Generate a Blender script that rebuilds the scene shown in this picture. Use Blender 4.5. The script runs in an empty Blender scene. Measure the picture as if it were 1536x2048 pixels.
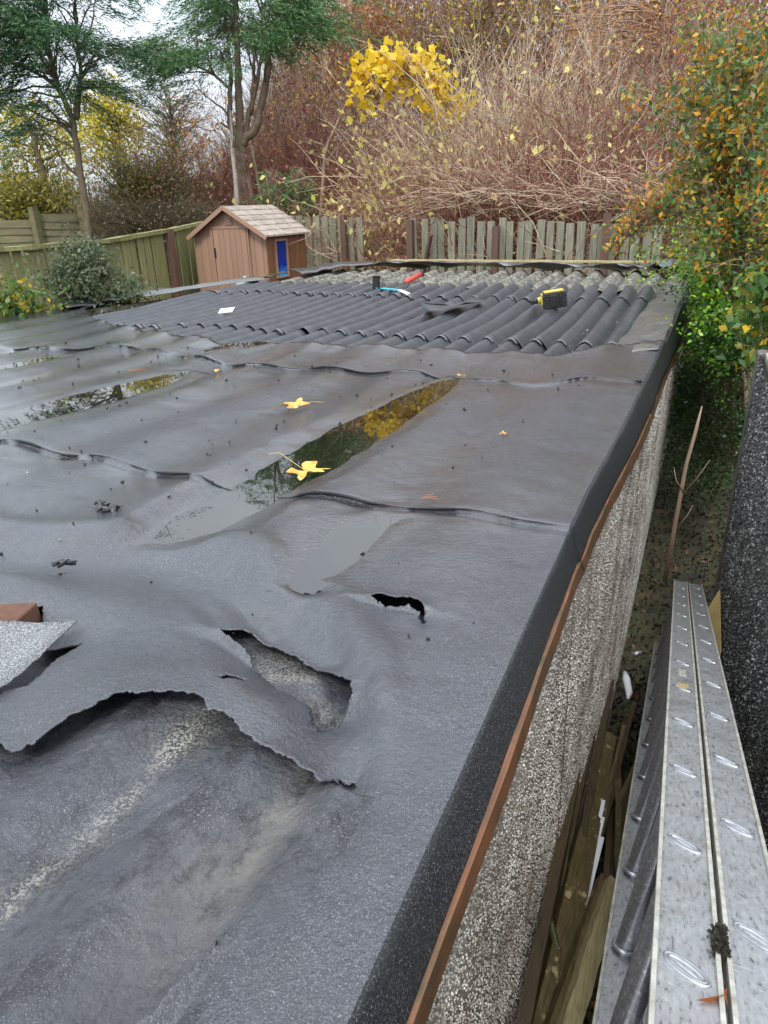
import bpy, math, random
import numpy as np
from mathutils import Matrix, Vector
C = bpy.context.scene.collection
rng = np.random.default_rng(7)
random.seed(7)
# ------------------------------------------------------------------ camera
EYE = 2.9
RIGHT = np.array([.91958087, .39172201, -.03041206]); DOWN = np.array([.13049704, -.37752061, -.9167599]); FWD = np.array([-.37059621, .83906618, -.39827929])
cam_d = bpy.data.cameras.new('camera'); cam = bpy.data.objects.new('camera', cam_d); C.objects.link(cam)
m = Matrix.Identity(4)
for i in range(3):
    m[i][0] = RIGHT[i]; m[i][1] = -DOWN[i]; m[i][2] = -FWD[i]
m[2][3] = EYE
cam.matrix_world = m
cam_d.sensor_fit = 'HORIZONTAL'; cam_d.sensor_width = 36; cam_d.lens = 1418/1536*36
cam_d.clip_start = .02; cam_d.clip_end = 600
bpy.context.scene.camera = cam
# ------------------------------------------------------------------ sky and sun
SUN_EL, SUN_AZ = math.radians(52), math.radians(168)      # azimuth from +Y, clockwise
w = bpy.data.worlds.new('World'); bpy.context.scene.world = w; w.use_nodes = True
nt = w.node_tree; nt.nodes.clear()
N = lambda t: nt.nodes.new(t)
out = N('ShaderNodeOutputWorld'); sky = N('ShaderNodeTexSky'); sky.sky_type = 'NISHITA'; sky.sun_disc = False
sky.sun_elevation = SUN_EL; sky.sun_rotation = SUN_AZ; sky.air_density = 1.0; sky.dust_density = 3.0
b1 = N('ShaderNodeBackground'); b1.inputs[1].default_value = .08
nt.links.new(sky.outputs[0], b1.inputs[0])
b2 = N('ShaderNodeBackground'); b2.inputs[1].default_value = 1.05
tc = N('ShaderNodeTexCoord'); nz = N('ShaderNodeTexNoise'); nz.inputs['Scale'].default_value = 2.2; nz.inputs['Detail'].default_value = 5
mp = N('ShaderNodeMapping'); mp.inputs['Scale'].default_value = (1, 1, 3)
nt.links.new(tc.outputs['Generated'], mp.inputs[0]); nt.links.new(mp.outputs[0], nz.inputs[0])
cr = N('ShaderNodeValToRGB'); cr.color_ramp.elements[0].position = .3; cr.color_ramp.elements[0].color = (.62, .70, .82, 1)
cr.color_ramp.elements[1].position = .7; cr.color_ramp.elements[1].color = (.93, .96, 1.0, 1)
nt.links.new(nz.outputs[0], cr.inputs[0]); nt.links.new(cr.outputs[0], b2.inputs[0])
# an overcast sky is about three times brighter overhead than at the horizon
sx_ = N('ShaderNodeSeparateXYZ'); nt.links.new(tc.outputs['Generated'], sx_.inputs[0])
mr = N('ShaderNodeMapRange'); mr.inputs['From Min'].default_value = 0; mr.inputs['From Max'].default_value = 1; mr.inputs['To Min'].default_value = .74; mr.inputs['To Max'].default_value = 2.0
nt.links.new(sx_.outputs[2], mr.inputs['Value']); nt.links.new(mr.outputs[0], b2.inputs[1])
mx = N('ShaderNodeMixShader'); mx.inputs[0].default_value = .8
nt.links.new(b1.outputs[0], mx.inputs[1]); nt.links.new(b2.outputs[0], mx.inputs[2]); nt.links.new(mx.outputs[0], out.inputs[0])
sl = bpy.data.lights.new('sun', 'SUN'); sl.energy = 1.4; sl.angle = math.radians(14); sl.color = (1, .96, .90)
so = bpy.data.objects.new('sun', sl); C.objects.link(so)
sd = Vector((math.sin(SUN_AZ)*math.cos(SUN_EL), math.cos(SUN_AZ)*math.cos(SUN_EL), math.sin(SUN_EL)))
so.rotation_euler = sd.to_track_quat('Z', 'Y').to_euler()
vs = bpy.context.scene.view_settings
vs.view_transform = 'Standard'; vs.look = 'None'; vs.gamma = 1; vs.exposure = .80; vs.use_curve_mapping = False

# ------------------------------------------------------------------ helpers
def ray(px, py):
    return RIGHT*(px-768)/1418 + DOWN*(py-1024)/1418 + FWD
def at(px, py, d):            # a point in the place, d metres away along the ground
    r = ray(px, py); r = r*d/math.hypot(r[0], r[1]); return np.array([r[0], r[1], r[2]+EYE])
def atz(px, py, z):
    r = ray(px, py); t = (z-EYE)/r[2]; return np.array([r[0]*t, r[1]*t, z])
def dep(px, py, d):
    r = ray(px, py)*d; return r+np.array([0, 0, EYE])
def tag(o, label=None, cat=None, group=None, kind=None):
    if label: o['label'] = label
    if cat: o['category'] = cat
    if group: o['group'] = group
    if kind: o['kind'] = kind
    return o
def thing(name, loc, label, cat, group=None):
    o = bpy.data.objects.new(name, None); C.objects.link(o); o.location = loc; o.empty_display_size = .1
    return tag(o, label, cat, group)
def base(y):
    y = np.asarray(y, float)
    return 2.15-.030*np.minimum(y, 3.5)-.012*np.clip(y-3.5, 0, 2.2)+.030*np.clip(y-5.7, 0, 9)
def creasex(y): return np.interp(y, [0, 2, 3.8, 5, 6.6, 8.4, 9.4], [-.23, -.238, -.203, -.175, -.147, -.10, -.08])
def verge_z(y): return np.interp(y, [.2, .5, 1.2, 2, 3, 4, 9.4], [2.065, 2.06, 2.035, 1.975, 1.905, 1.86, 1.85])
def leftx(y): return -6.2+(np.asarray(y, float)-5)*.38
def on(x, y, dz=0): return np.array([x, y, float(base(y))+dz])
def mesh(name, V, F, mat=None, parent=None, smooth=False, attrs=None, mats=None, midx=None):
    V = np.asarray(V, np.float32).reshape(-1, 3)
    if isinstance(parent, bpy.types.Object): V = V-np.array(WORLD[parent.name], np.float32)
    me = bpy.data.meshes.new(name)
    if isinstance(F, np.ndarray):
        n, k = F.shape
        me.vertices.add(len(V)); me.vertices.foreach_set('co', V.ravel())
        me.loops.add(n*k); me.loops.foreach_set('vertex_index', F.astype(np.int32).ravel())
        me.polygons.add(n); me.polygons.foreach_set('loop_start', np.arange(0, n*k, k, dtype=np.int32))
    else:
        me.from_pydata(V.tolist(), [], F)
    me.update(calc_edges=True); me.validate()
    if smooth: me.polygons.foreach_set('use_smooth', np.ones(len(me.polygons), bool))
    if attrs:
        for k, a in attrs.items():
            t = me.attributes.new(k, 'FLOAT', 'POINT'); t.data.foreach_set('value', np.asarray(a, np.float32))
    if mat: me.materials.append(mat)
    o = bpy.data.objects.new(name, me); C.objects.link(o)
    if parent is not None: o.parent = parent
    WORLD[o.name] = WORLD[parent.name] if parent is not None else (0, 0, 0)
    return o
WORLD = {}
def T(name, loc, label, cat, group=None):
    o = thing(name, Vector([float(v) for v in loc]), label, cat, group); WORLD[o.name] = tuple(float(v) for v in loc); return o
class MB:
    def __init__(s): s.v = []; s.f = []
    def add(s, V, F):
        o = len(s.v); s.v += [tuple(map(float, p)) for p in V]; s.f += [[i+o for i in f] for f in F]; return s
    def box(s, c, size, ax=None):
        c = np.array(c, float); ax = np.eye(3) if ax is None else np.array(ax, float); h = np.array(size)/2
        P = [c+ax[0]*h[0]*a+ax[1]*h[1]*b+ax[2]*h[2]*d for a, b, d in [(-1,-1,-1),(1,-1,-1),(1,1,-1),(-1,1,-1),(-1,-1,1),(1,-1,1),(1,1,1),(-1,1,1)]]
        return s.add(P, [(0,3,2,1),(4,5,6,7),(0,1,5,4),(1,2,6,5),(2,3,7,6),(3,0,4,7)])
    def bar(s, a, b, wx, wz, up=(0,0,1), seg=1, jit=0):    # beam a->b; wx sideways, wz along up
        a = np.array(a, float); b = np.array(b, float); d = b-a; L = np.linalg.norm(d); d /= L
        sx = np.cross(d, up); sx /= np.linalg.norm(sx); sz = np.cross(sx, d)
        V = []; F = []
        for i in range(seg+1):
            p = a+(b-a)*i/seg; j = rng.normal(0, jit, (4, 2)) if jit else np.zeros((4, 2))
            for k, (q, r) in enumerate([(-1,-1),(1,-1),(1,1),(-1,1)]):
                V.append(p+sx*(q*wx/2+j[k][0])+sz*(r*wz/2+j[k][1]))
        for i in range(seg):
            for k in range(4): F.append((i*4+k, i*4+(k+1)%4, i*4+4+(k+1)%4, i*4+4+k))
        F.append((3,2,1,0)); n = seg*4; F.append((n,n+1,n+2,n+3))
        return s.add(V, F)
    def tube(s, pts, rad, sides=10, cap=True):
        pts = np.array(pts, float); rad = np.broadcast_to(rad, (len(pts),))
        V, F = tubes(pts[None], np.array(rad)[None], sides); s.add(V, F.tolist())
        if cap:
            o = len(s.v)-len(V); s.f.append([o+i for i in range(sides)][::-1]); s.f.append([o+(len(pts)-1)*sides+i for i in range(sides)])
        return s
    def prism(s, poly, off):
        n = len(poly); P = [np.array(p, float) for p in poly]; Q = [p+np.array(off) for p in P]
        F = [list(range(n))[::-1], list(range(n, 2*n))]+[[i, (i+1) % n, n+(i+1) % n, n+i] for i in range(n)]
        return s.add(P+Q, F)
    def build(s, name, mat, parent=None, smooth=False, bevel=0):
        o = mesh(name, s.v, s.f, mat, parent, smooth)
        if bevel:
            b = o.modifiers.new('bevel', 'BEVEL'); b.width = bevel; b.segments = 2; b.limit_method = 'ANGLE'
        return o
def tubes(P, R, sides=3):
    N_, K, _ = P.shape
    t = np.gradient(P, axis=1); t /= np.linalg.norm(t, axis=2, keepdims=True)+1e-9
    ref = np.where(np.abs(t[:, :1, 2:3]) > .9, np.array([1., 0, 0]), np.array([0, 0, 1.]))
    ref = np.broadcast_to(ref, t.shape)
    a = np.cross(t, ref); a /= np.linalg.norm(a, axis=2, keepdims=True)+1e-9
    b = np.cross(t, a)
    th = np.arange(sides)*2*math.pi/sides
    V = P[:, :, None]+R[:, :, None, None]*(a[:, :, None]*np.cos(th)[None, None, :, None]+b[:, :, None]*np.sin(th)[None, None, :, None])
    i = np.arange(N_)[:, None, None]*K*sides; k = np.arange(K-1)[None, :, None]*sides; s = np.arange(sides)[None, None, :]; s2 = (s+1) % sides
    F = np.stack(np.broadcast_arrays(i+k+s, i+k+s2, i+k+sides+s2, i+k+sides+s), -1).reshape(-1, 4)
    return V.reshape(-1, 3), F
def unit(v): return v/(np.linalg.norm(v, axis=-1, keepdims=True)+1e-9)
def stems(S, D, L, K=6, bend=(0, 0, -.3), wob=.06):
    n = len(S); t = np.linspace(0, 1, K)[None, :, None]; D = unit(D); L = np.asarray(L)[:, None, None]
    B = np.asarray(bend, float); B = B[:, None] if B.ndim == 2 else B
    W = np.cumsum(rng.normal(0, wob, (n, K, 3)), axis=1)*.5; W[:, 0] = 0
    return S[:, None]+(D[:, None]*t+B*t**2+W)*L
def leafmesh(name, Cn, size, mat, parent, droop=0, wr=.55, axis=None, big=False):
    n = len(Cn); sz = np.broadcast_to(size, (n,))*rng.uniform(.65, 1.25, n)
    u = rng.normal(0, 1, (n, 3)) if axis is None else axis+rng.normal(0, .35, (n, 3))
    u[:, 2] -= droop; u = unit(u); v = unit(np.cross(u, rng.normal(0, 1, (n, 3)))); w_ = np.cross(u, v)
    u = u*sz[:, None]; v = v*(sz*wr)[:, None]*.5; w_ = w_*(sz*.08)[:, None]
    if big:
        V = np.stack([Cn, Cn+u*.25+v*.8+w_, Cn+u*.6+v*.9+w_, Cn+u, Cn+u*.6-v*.9+w_, Cn+u*.25-v*.8+w_], 1).reshape(-1, 3)
        F = (np.arange(n)[:, None]*6+np.arange(6)[None])
    else:
        V = np.stack([Cn, Cn+u*.45+v+w_, Cn+u, Cn+u*.45-v+w_], 1).reshape(-1, 3)
        F = np.arange(n*4).reshape(n, 4)
    return mesh(name, V, F, mat, parent)
# numpy value noise
def vnoise(x, y, seed=0):
    xi = np.floor(x).astype(np.int64); yi = np.floor(y).astype(np.int64); fx = x-xi; fy = y-yi
    fx = fx*fx*(3-2*fx); fy = fy*fy*(3-2*fy)
    def h(a, b):
        q = (a*374761393+b*668265263+seed*2147483647) & 0xffffffff
        q = ((q ^ (q >> 13))*1274126177) & 0xffffffff
        return ((q ^ (q >> 16)) & 0xffff)/65535.-.5
    return (h(xi, yi)*(1-fx)+h(xi+1, yi)*fx)*(1-fy)+(h(xi, yi+1)*(1-fx)+h(xi+1, yi+1)*fx)*fy
def fbm(x, y, sc, o=4, seed=0):
    s = 0; a = 1
    for i in range(o): s = s+a*vnoise(x*sc*2**i+13.7*i, y*sc*2**i+7.1*i, seed+i); a *= .5
    return s
def sstep(a, b, x): t = np.clip((x-a)/(b-a), 0, 1); return t*t*(3-2*t)
def polysd(poly, X, Y, closed=True):
    P = np.array(poly, float); n = len(P); d = np.full(X.shape, 1e9); ins = np.zeros(X.shape, bool)
    nx = np.zeros(X.shape); ny = np.zeros(X.shape)
    for i in range(n if closed else n-1):
        a = P[i]; b = P[(i+1) % n]; e = b-a; l2 = e@e+1e-12
        t = np.clip(((X-a[0])*e[0]+(Y-a[1])*e[1])/l2, 0, 1); qx = a[0]+t*e[0]; qy = a[1]+t*e[1]
        dd = np.hypot(X-qx, Y-qy); k = dd < d; d = np.where(k, dd, d); nx = np.where(k, qx, nx); ny = np.where(k, qy, ny)
        if closed:
            c = ((a[1] > Y) != (b[1] > Y)); ins ^= c & (X < (b[0]-a[0])*(Y-a[1])/(b[1]-a[1]+1e-12)+a[0])
    return np.where(ins, -d, d), nx, ny
def rough_poly(poly, amp=.004, step=.008, seed=1):
    step = min(step, .005)
    P = np.array(poly, float); out_ = []; r = np.random.default_rng(seed); n = len(P)
    for i in range(n):
        a, b = P[i], P[(i+1) % n]; L = np.linalg.norm(b-a); k = max(1, int(L/step)); nrm = np.array([-(b-a)[1], (b-a)[0]])/L
        for j in range(k):
            w_ = math.sin(math.pi*j/k)**.5; q_ = a[0]*31+a[1]*17; out_.append(a+(b-a)*j/k+nrm*w_*(r.normal(0, amp*.35)+amp*2.6*vnoise(np.array([j*step*28+q_]), np.array([seed*3.1]), seed)[0]+amp*1.6*vnoise(np.array([j*step*75+q_]), np.array([seed*1.1]), seed+5)[0]) if j else a)
    return np.array(out_)

# ------------------------------------------------------------------ materials
class Mat:
    def __init__(s, name, rough=.6, metal=0, spec=.5):
        s.m = bpy.data.materials.new(name); s.m.use_nodes = True; s.t = s.m.node_tree
        s.p = s.t.nodes['Principled BSDF']; s.p.inputs['Roughness'].default_value = rough; s.p.inputs['Metallic'].default_value = metal
        s.p.inputs['Specular IOR Level'].default_value = spec
        s.co = s.n('ShaderNodeTexCoord').outputs['Object']
    def n(s, t): return s.t.nodes.new(t)
    def l(s, a, b): s.t.links.new(a, b)
    def noise(s, scale, detail=4, rough=.55, stretch=None, co=None, dist=0):
        q = s.n('ShaderNodeTexNoise'); q.inputs['Scale'].default_value = scale; q.inputs['Detail'].default_value = detail; q.inputs['Roughness'].default_value = rough
        q.inputs['Distortion'].default_value = dist
        c = co or s.co
        if stretch:
            mm = s.n('ShaderNodeMapping'); mm.inputs['Scale'].default_value = stretch; s.l(c, mm.inputs[0]); c = mm.outputs[0]
        s.l(c, q.inputs['Vector']); return q.outputs[0]
    def vor(s, scale, feat='F1', outp='Distance', stretch=None):
        q = s.n('ShaderNodeTexVoronoi'); q.inputs['Scale'].default_value = scale; q.feature = feat; c = s.co
        if stretch:
            mm = s.n('ShaderNodeMapping'); mm.inputs['Scale'].default_value = stretch; s.l(c, mm.inputs[0]); c = mm.outputs[0]
        s.l(c, q.inputs['Vector']); return q.outputs[outp]
    def ramp(s, f, stops, interp='LINEAR'):
        q = s.n('ShaderNodeValToRGB'); e = q.color_ramp.elements; q.color_ramp.interpolation = interp
        while len(e) < len(stops): e.new(.5)
        for i, (p, c) in enumerate(stops):
            e[i].position = p; e[i].color = (c, c, c, 1) if not isinstance(c, tuple) else (*c, 1)
        s.l(f, q.inputs[0]); return q.outputs[0]
    def mix(s, f, a, b, mode='MIX'):
        q = s.n('ShaderNodeMix'); q.data_type = 'RGBA'; q.blend_type = mode; q.clamp_factor = True
        for v, i in ((f, 0), (a, 6), (b, 7)):
            if hasattr(v, 'is_output'): s.l(v, q.inputs[i])
            elif i == 0: q.inputs[0].default_value = v
            else: q.inputs[i].default_value = (*v, 1) if isinstance(v, tuple) else (v, v, v, 1)
        return q.outputs[2]
    def math(s, op, a, b=0, clamp=False):
        q = s.n('ShaderNodeMath'); q.operation = op; q.use_clamp = clamp
        for v, i in ((a, 0), (b, 1)):
            if hasattr(v, 'is_output'): s.l(v, q.inputs[i])
            else: q.inputs[i].default_value = v
        return q.outputs[0]
    def attr(s, name): q = s.n('ShaderNodeAttribute'); q.attribute_name = name; return q.outputs['Fac']
    def col(s, c):
        if hasattr(c, 'is_output'): s.l(c, s.p.inputs['Base Color'])
        else: s.p.inputs['Base Color'].default_value = (*c, 1)
        return s
    def rough(s, r): s.l(r, s.p.inputs['Roughness']); return s
    def bump(s, h, strength=.5, dist=.005):
        q = s.n('ShaderNodeBump'); q.inputs['Strength'].default_value = strength; q.inputs['Distance'].default_value = dist
        s.l(h, q.inputs['Height'])
        if s.p.inputs['Normal'].is_linked: s.l(s.p.inputs['Normal'].links[0].from_socket, q.inputs['Normal'])
        s.l(q.outputs[0], s.p.inputs['Normal']); return s
def simple(name, c, rough=.6, metal=0, var=.25, sc=20, b=0):
    M = Mat(name, rough, metal); n = M.noise(sc)
    lo = tuple(x*(1-var) for x in c); hi = tuple(min(1, x*(1+var)) for x in c)
    M.col(M.ramp(n, [(.3, lo), (.7, hi)]))
    if b: M.bump(M.noise(sc*8), b, .002)
    return M.m
def leafmat(name, cols, rough=.45, trans=.35):
    cols = [tuple(max(.003, sum(c)/3+(x-sum(c)/3)*1.10) for x in c) for c in cols]
    M = Mat(name, rough); g = M.n('ShaderNodeNewGeometry'); k = len(cols)
    c = M.ramp(g.outputs['Random Per Island'], [(i/max(1, k-1), x) for i, x in enumerate(cols)])
    M.col(c)
    if trans:
        tr = M.n('ShaderNodeBsdfTranslucent'); M.l(c, tr.inputs[0]); ms = M.n('ShaderNodeMixShader'); ms.inputs[0].default_value = trans
        M.l(M.p.outputs[0], ms.inputs[1]); M.l(tr.outputs[0], ms.inputs[2]); M.l(ms.outputs[0], M.t.nodes['Material Output'].inputs[0])
    return M.m
# granular roofing felt, wet
M = Mat('felt', .5, spec=1.0)
wet = M.attr('wet'); grit = M.attr('grit'); silt = M.attr('silt'); pale = M.attr('pale')
g1 = M.noise(430, 3, .8); g2 = M.vor(420); big = M.noise(3.5, 5)
c = M.ramp(g1, [(.38, (.005, .006, .008)), (.50, (.020, .024, .033)), (.60, (.075, .082, .102)), (.69, (.38, .39, .42))])
smooth_c = M.ramp(M.noise(26, 6, .6), [(.3, (.022, .024, .032)), (.7, (.052, .057, .074))])
c = M.mix(M.math('MULTIPLY', grit, M.math('SUBTRACT', 1.05, M.math('MULTIPLY', wet, .75))), smooth_c, c)
c = M.mix(M.ramp(big, [(.40, .0), (.7, .40)]), c, (.020, .021, .025))
c = M.mix(M.math('MULTIPLY', silt, M.ramp(M.noise(45, 6, .7), [(.3, .35), (.65, 1.0)])), c, (.024, .0205, .013))
pw = M.math('MULTIPLY', pale, M.ramp(M.noise(170, 4, .8), [(.42, 0), (.56, 1.0)]))
c = M.mix(pw, c, (.50, .49, .42)); c = M.mix(M.math('MULTIPLY', M.math('SUBTRACT', wet, .55), 1.6, True), c, (.010, .010, .012)); M.col(c)
r = M.math('SUBTRACT', M.math('ADD', .24, M.math('MULTIPLY', M.noise(5, 5), .22)), M.math('MULTIPLY', wet, .36))
r = M.math('ADD', r, M.math('MULTIPLY', pw, .3)); M.rough(M.math('MAXIMUM', r, .06))
M.bump(g1, .8, .0022)
dry = M.math('SUBTRACT', 1, M.math('MULTIPLY', wet, .9))
M.bump(M.noise(110, 4, .6), .5, .004)
M.bump(M.noise(16, 5, .6, stretch=(1.4, 1, 1)), .22, .02)
M.bump(M.math('MULTIPLY', M.noise(80, 3, .5, dist=.8), wet), .9, .008)
M.l(M.math('ADD', .25, M.math('MULTIPLY', wet, .75)), M.p.inputs['Coat Weight']); M.l(M.math('SUBTRACT', .34, M.math('MULTIPLY', wet, .26)), M.p.inputs['Coat Roughness'])
cb_ = M.n('ShaderNodeBump'); cb_.inputs['Strength'].default_value = .35; cb_.inputs['Distance'].default_value = .003; M.l(M.noise(130, 4, .6), cb_.inputs['Height']); M.l(cb_.outputs[0], M.p.inputs['Coat Normal'])
FELT = M.m
M = Mat('shaded_verge_felt', .55, spec=.35); g_ = M.noise(330, 3, .8)
M.col(M.mix(M.ramp(M.noise(9, 5), [(.45, 0), (.7, .5)]), M.ramp(g_, [(.40, (.006, .0065, .007)), (.54, (.018, .019, .021)), (.66, (.10, .105, .11)), (.72, (.30, .31, .32))]), (.02, .021, .017))); M.bump(g_, .6, .002); VERGE = M.m  # same felt as the roof, its side-face shade put into darker colour
# old smooth felt below
M = Mat('old_felt', .4, spec=.8); pale = M.attr('pale'); silt = M.attr('silt')
n1 = M.noise(12, 7, .65, dist=.6); c = M.ramp(n1, [(.25, (.024, .026, .032)), (.55, (.044, .048, .058)), (.8, (.075, .079, .090))])
c = M.mix(M.math('MULTIPLY', silt, M.ramp(M.noise(14, 6), [(.3, .4), (.6, 1)])), c, (.12, .11, .095))
c = M.mix(M.ramp(M.noise(10, 7, .7, stretch=(1.3, .6, 1)), [(.50, 0), (.60, .85)]), c, (.009, .009, .010))
sp = M.math('MULTIPLY', M.ramp(M.noise(430, 2, .8), [(.60, 0), (.66, 1)]), M.ramp(M.noise(7, 3), [(.4, .2), (.6, .8)]))
c = M.mix(sp, c, (.30, .31, .33))
pw = M.math('MULTIPLY', pale, M.ramp(M.noise(190, 4, .8), [(.48, 0), (.56, 1.0)]))
c = M.mix(pw, c, (.30, .29, .24)); M.col(c)
M.rough(M.math('ADD', .30, M.math('MULTIPLY', M.noise(18, 5), .35)))
M.bump(M.noise(300, 3, .7), .35, .0012); M.bump(M.noise(60, 8, .7, stretch=(1, .6, 1)), .8, .008); M.bump(M.math('ABSOLUTE', M.math('SUBTRACT', M.noise(13, 6, .6), .5)), .7, .02); M.bump(M.noise(7, 5), .3, .03)
OLD = M.m
# black coated corrugated sheet
M = Mat('black_sheet', .42, spec=.8); n1 = M.noise(8, 5)
c = M.ramp(n1, [(.3, (.022, .024, .030)), (.7, (.050, .054, .065))])
st = M.math('MULTIPLY', M.ramp(M.noise(60, 5, .7), [(.56, 0), (.68, .6)]), M.attr('valley'))
c = M.mix(st, c, (.22, .215, .19)); sp = M.ramp(M.noise(200, 2, .6), [(.69, 0), (.74, .7)]); c = M.mix(sp, c, (.3, .3, .31)); M.col(c)
M.rough(M.math('ADD', .33, M.math('MULTIPLY', M.noise(25, 4), .22))); M.bump(M.noise(240, 3, .7), .35, .0015); M.bump(M.noise(20, 4), .25, .01)
BLACK = M.m
# asbestos cement
M = Mat('asbestos_cement', .85); n1 = M.noise(22, 7, .7, stretch=(1, .5, 1)); 
c = M.ramp(n1, [(.32, (.035, .034, .029)), (.48, (.12, .117, .10)), (.60, (.26, .25, .20)), (.72, (.52, .49, .36))])
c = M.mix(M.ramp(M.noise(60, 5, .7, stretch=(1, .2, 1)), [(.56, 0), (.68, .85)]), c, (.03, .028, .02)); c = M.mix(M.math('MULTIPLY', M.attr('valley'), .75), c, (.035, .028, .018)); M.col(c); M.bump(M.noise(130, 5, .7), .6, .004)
ASB = M.m
# pebbledash
def pebble(name, cols, dirt, dk=.55, sc=135, rough=.5):
    M = Mat(name, rough); q = M.n('ShaderNodeTexVoronoi'); q.inputs['Scale'].default_value = sc; M.l(M.co, q.inputs['Vector'])
    sep = M.n('ShaderNodeSeparateColor'); M.l(q.outputs['Color'], sep.inputs[0])
    c = M.ramp(sep.outputs[0], [(i/(len(cols)-1), x) for i, x in enumerate(cols)])
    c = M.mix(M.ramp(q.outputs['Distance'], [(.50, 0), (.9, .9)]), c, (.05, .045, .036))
    c = M.mix(M.ramp(M.noise(4.5, 6, .65, stretch=(1, 1, .5)), [(.42, 0), (.66, dk)]), c, dirt)
    c = M.mix(M.ramp(M.noise(55, 3, .6), [(.5, 0), (.7, .6)]), c, tuple(x*.6 for x in dirt))
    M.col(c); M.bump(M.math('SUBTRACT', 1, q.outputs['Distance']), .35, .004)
    return M.m
PEB = pebble('pebbledash', [(.20, .17, .13), (.50, .46, .38), (.34, .26, .17), (.66, .64, .56), (.42, .37, .29), (.80, .78, .72)], (.16, .115, .07), .75)
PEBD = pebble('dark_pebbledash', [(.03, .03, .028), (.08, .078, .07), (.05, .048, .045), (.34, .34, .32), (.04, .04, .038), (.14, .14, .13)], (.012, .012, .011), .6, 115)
M = Mat('streaked_concrete', .6); c = M.ramp(M.noise(50, 6, .7, stretch=(1, 1, .12)), [(.35, (.035, .033, .03)), (.6, (.16, .15, .13)), (.75, (.32, .31, .28))])
M.col(c); M.bump(M.noise(160, 4, .7), .7, .004); POSTC = M.m
def wood(name, a, b, alg=None, amt=.5, ax=(1, 1, .06), sc=45, rough=.6, knots=False):
    M = Mat(name, rough); n = M.noise(sc, 6, .65, stretch=ax); c = M.ramp(n, [(.3, a), (.7, b)])
    g = M.n('ShaderNodeNewGeometry'); c = M.mix(M.math('MULTIPLY', g.outputs['Random Per Island'], .35), c, tuple(x*.5 for x in a))
    if alg: c = M.mix(M.ramp(M.noise(9, 6, .7), [(.42, 0), (.64, amt)]), c, alg)
    if knots: c = M.mix(M.ramp(M.noise(28, 3, .5, stretch=(1, .45, .45)), [(.63, 0), (.70, .85)]), c, (.50, .40, .20))
    M.col(c); M.bump(n, .5, .003); return M.m
FASCIA = wood('brown_painted_wood', (.12, .045, .018), (.28, .12, .045), (.055, .045, .02), .85, (1, .05, 1), 90, .45)
FENCEG = wood('green_tinted_boards', (.13, .12, .05), (.38, .35, .18), (.21, .23, .05), .7)
FENCEB = wood('weathered_boards', (.13, .125, .09), (.38, .36, .28), (.14, .16, .08), .4)
POST = wood('brown_post', (.09, .05, .035), (.17, .095, .065), None)
PANEL = wood('lap_panel', (.16, .13, .07), (.30, .25, .13), (.12, .15, .05), .6, (.06, .06, 1), 40)
DARKWOOD = wood('dark_wet_wood', (.022, .018, .010), (.075, .058, .028), (.07, .075, .02), .8, (1, .08, .08), 60, .35)
MOSSWOOD = wood('mossy_plank', (.055, .040, .016), (.26, .185, .085), (.060, .055, .018), .5, (1, .05, .05), 240, .4, True)
BATTEN = wood('pale_batten', (.36, .28, .13), (.70, .58, .33), (.26, .21, .09), .4, (1, .04, .04), 260, .45)
GAPWOOD = wood('dark_wet_timber', (.022, .014, .007), (.13, .085, .042), (.035, .032, .012), .35, (1, .05, .05), 240, .35)
PLY = wood('plywood', (.17, .125, .062), (.26, .20, .10), (.12, .09, .04), .4, (1, .2, .2), 16)
YPLY = simple('yellow_board', (.42, .30, .11), .6, 0, .2, 8)
WHITEP = simple('white_plastic', (.72, .74, .78), .25, 0, .06, 6)
BARK = wood('conifer_bark', (.10, .065, .045), (.26, .18, .13), (.11, .13, .05), .5, (1, 1, .3), 30)
BIRCH = wood('birch_bark', (.38, .34, .28), (.62, .58, .52), (.10, .09, .07), .5, (1, 1, .3), 14)
TWIG = wood('twig_bark', (.20, .12, .08), (.50, .37, .27), None, .5, (1, 1, .1), 10)
REDTWIG = wood('red_twig', (.16, .045, .035), (.36, .13, .09), None, .5, (1, 1, .1), 10)
OLTWIG = wood('olive_twig', (.07, .055, .028), (.20, .17, .09), None, .5, (1, 1, .1), 10)
TANTWIG = wood('tan_twig', (.44, .31, .20), (.85, .70, .50), None, .5, (1, 1, .1), 10)
SHEDL = wood('shed_brown_lit', (.33, .195, .13), (.38, .235, .165), None, .5, (1, 1, .05), 20, .5)
SHEDD = wood('shed_brown_shaded', (.20, .085, .042), (.24, .11, .055), None, .5, (1, 1, .05), 20, .45)  # one shed brown: gable coloured as lit, side and rear as shaded
SHEDR = wood('shed_roof', (.33, .27, .22), (.42, .36, .30), (.62, .57, .52), .5, (1, 1, 1), 9, .3)
M = Mat('aluminium', .34, .75); c = M.ramp(M.noise(130, 4, .65, stretch=(1.5, .45, .45)), [(.32, (.16, .163, .16)), (.43, (.40, .408, .412)), (.7, (.52, .53, .545))]); M.col(c)
c = M.mix(M.ramp(M.noise(7, 6, .7), [(.52, 0), (.72, .45)]), c, (.20, .185, .15)); c = M.mix(M.ramp(M.noise(300, 2, .5, stretch=(.15, 1, 1)), [(.66, 0), (.72, .5)]), c, (.75, .76, .78)); M.col(c); M.rough(M.math('ADD', .28, M.math('MULTIPLY', M.noise(30, 5), .3))); M.bump(M.noise(90, 4), .2, .001); ALU = M.m
M = Mat('aluminium_bright', .28, .8); M.col(M.ramp(M.noise(60, 4), [(.3, (.30, .305, .32)), (.7, (.52, .53, .55))])); ALUB = M.m
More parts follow.
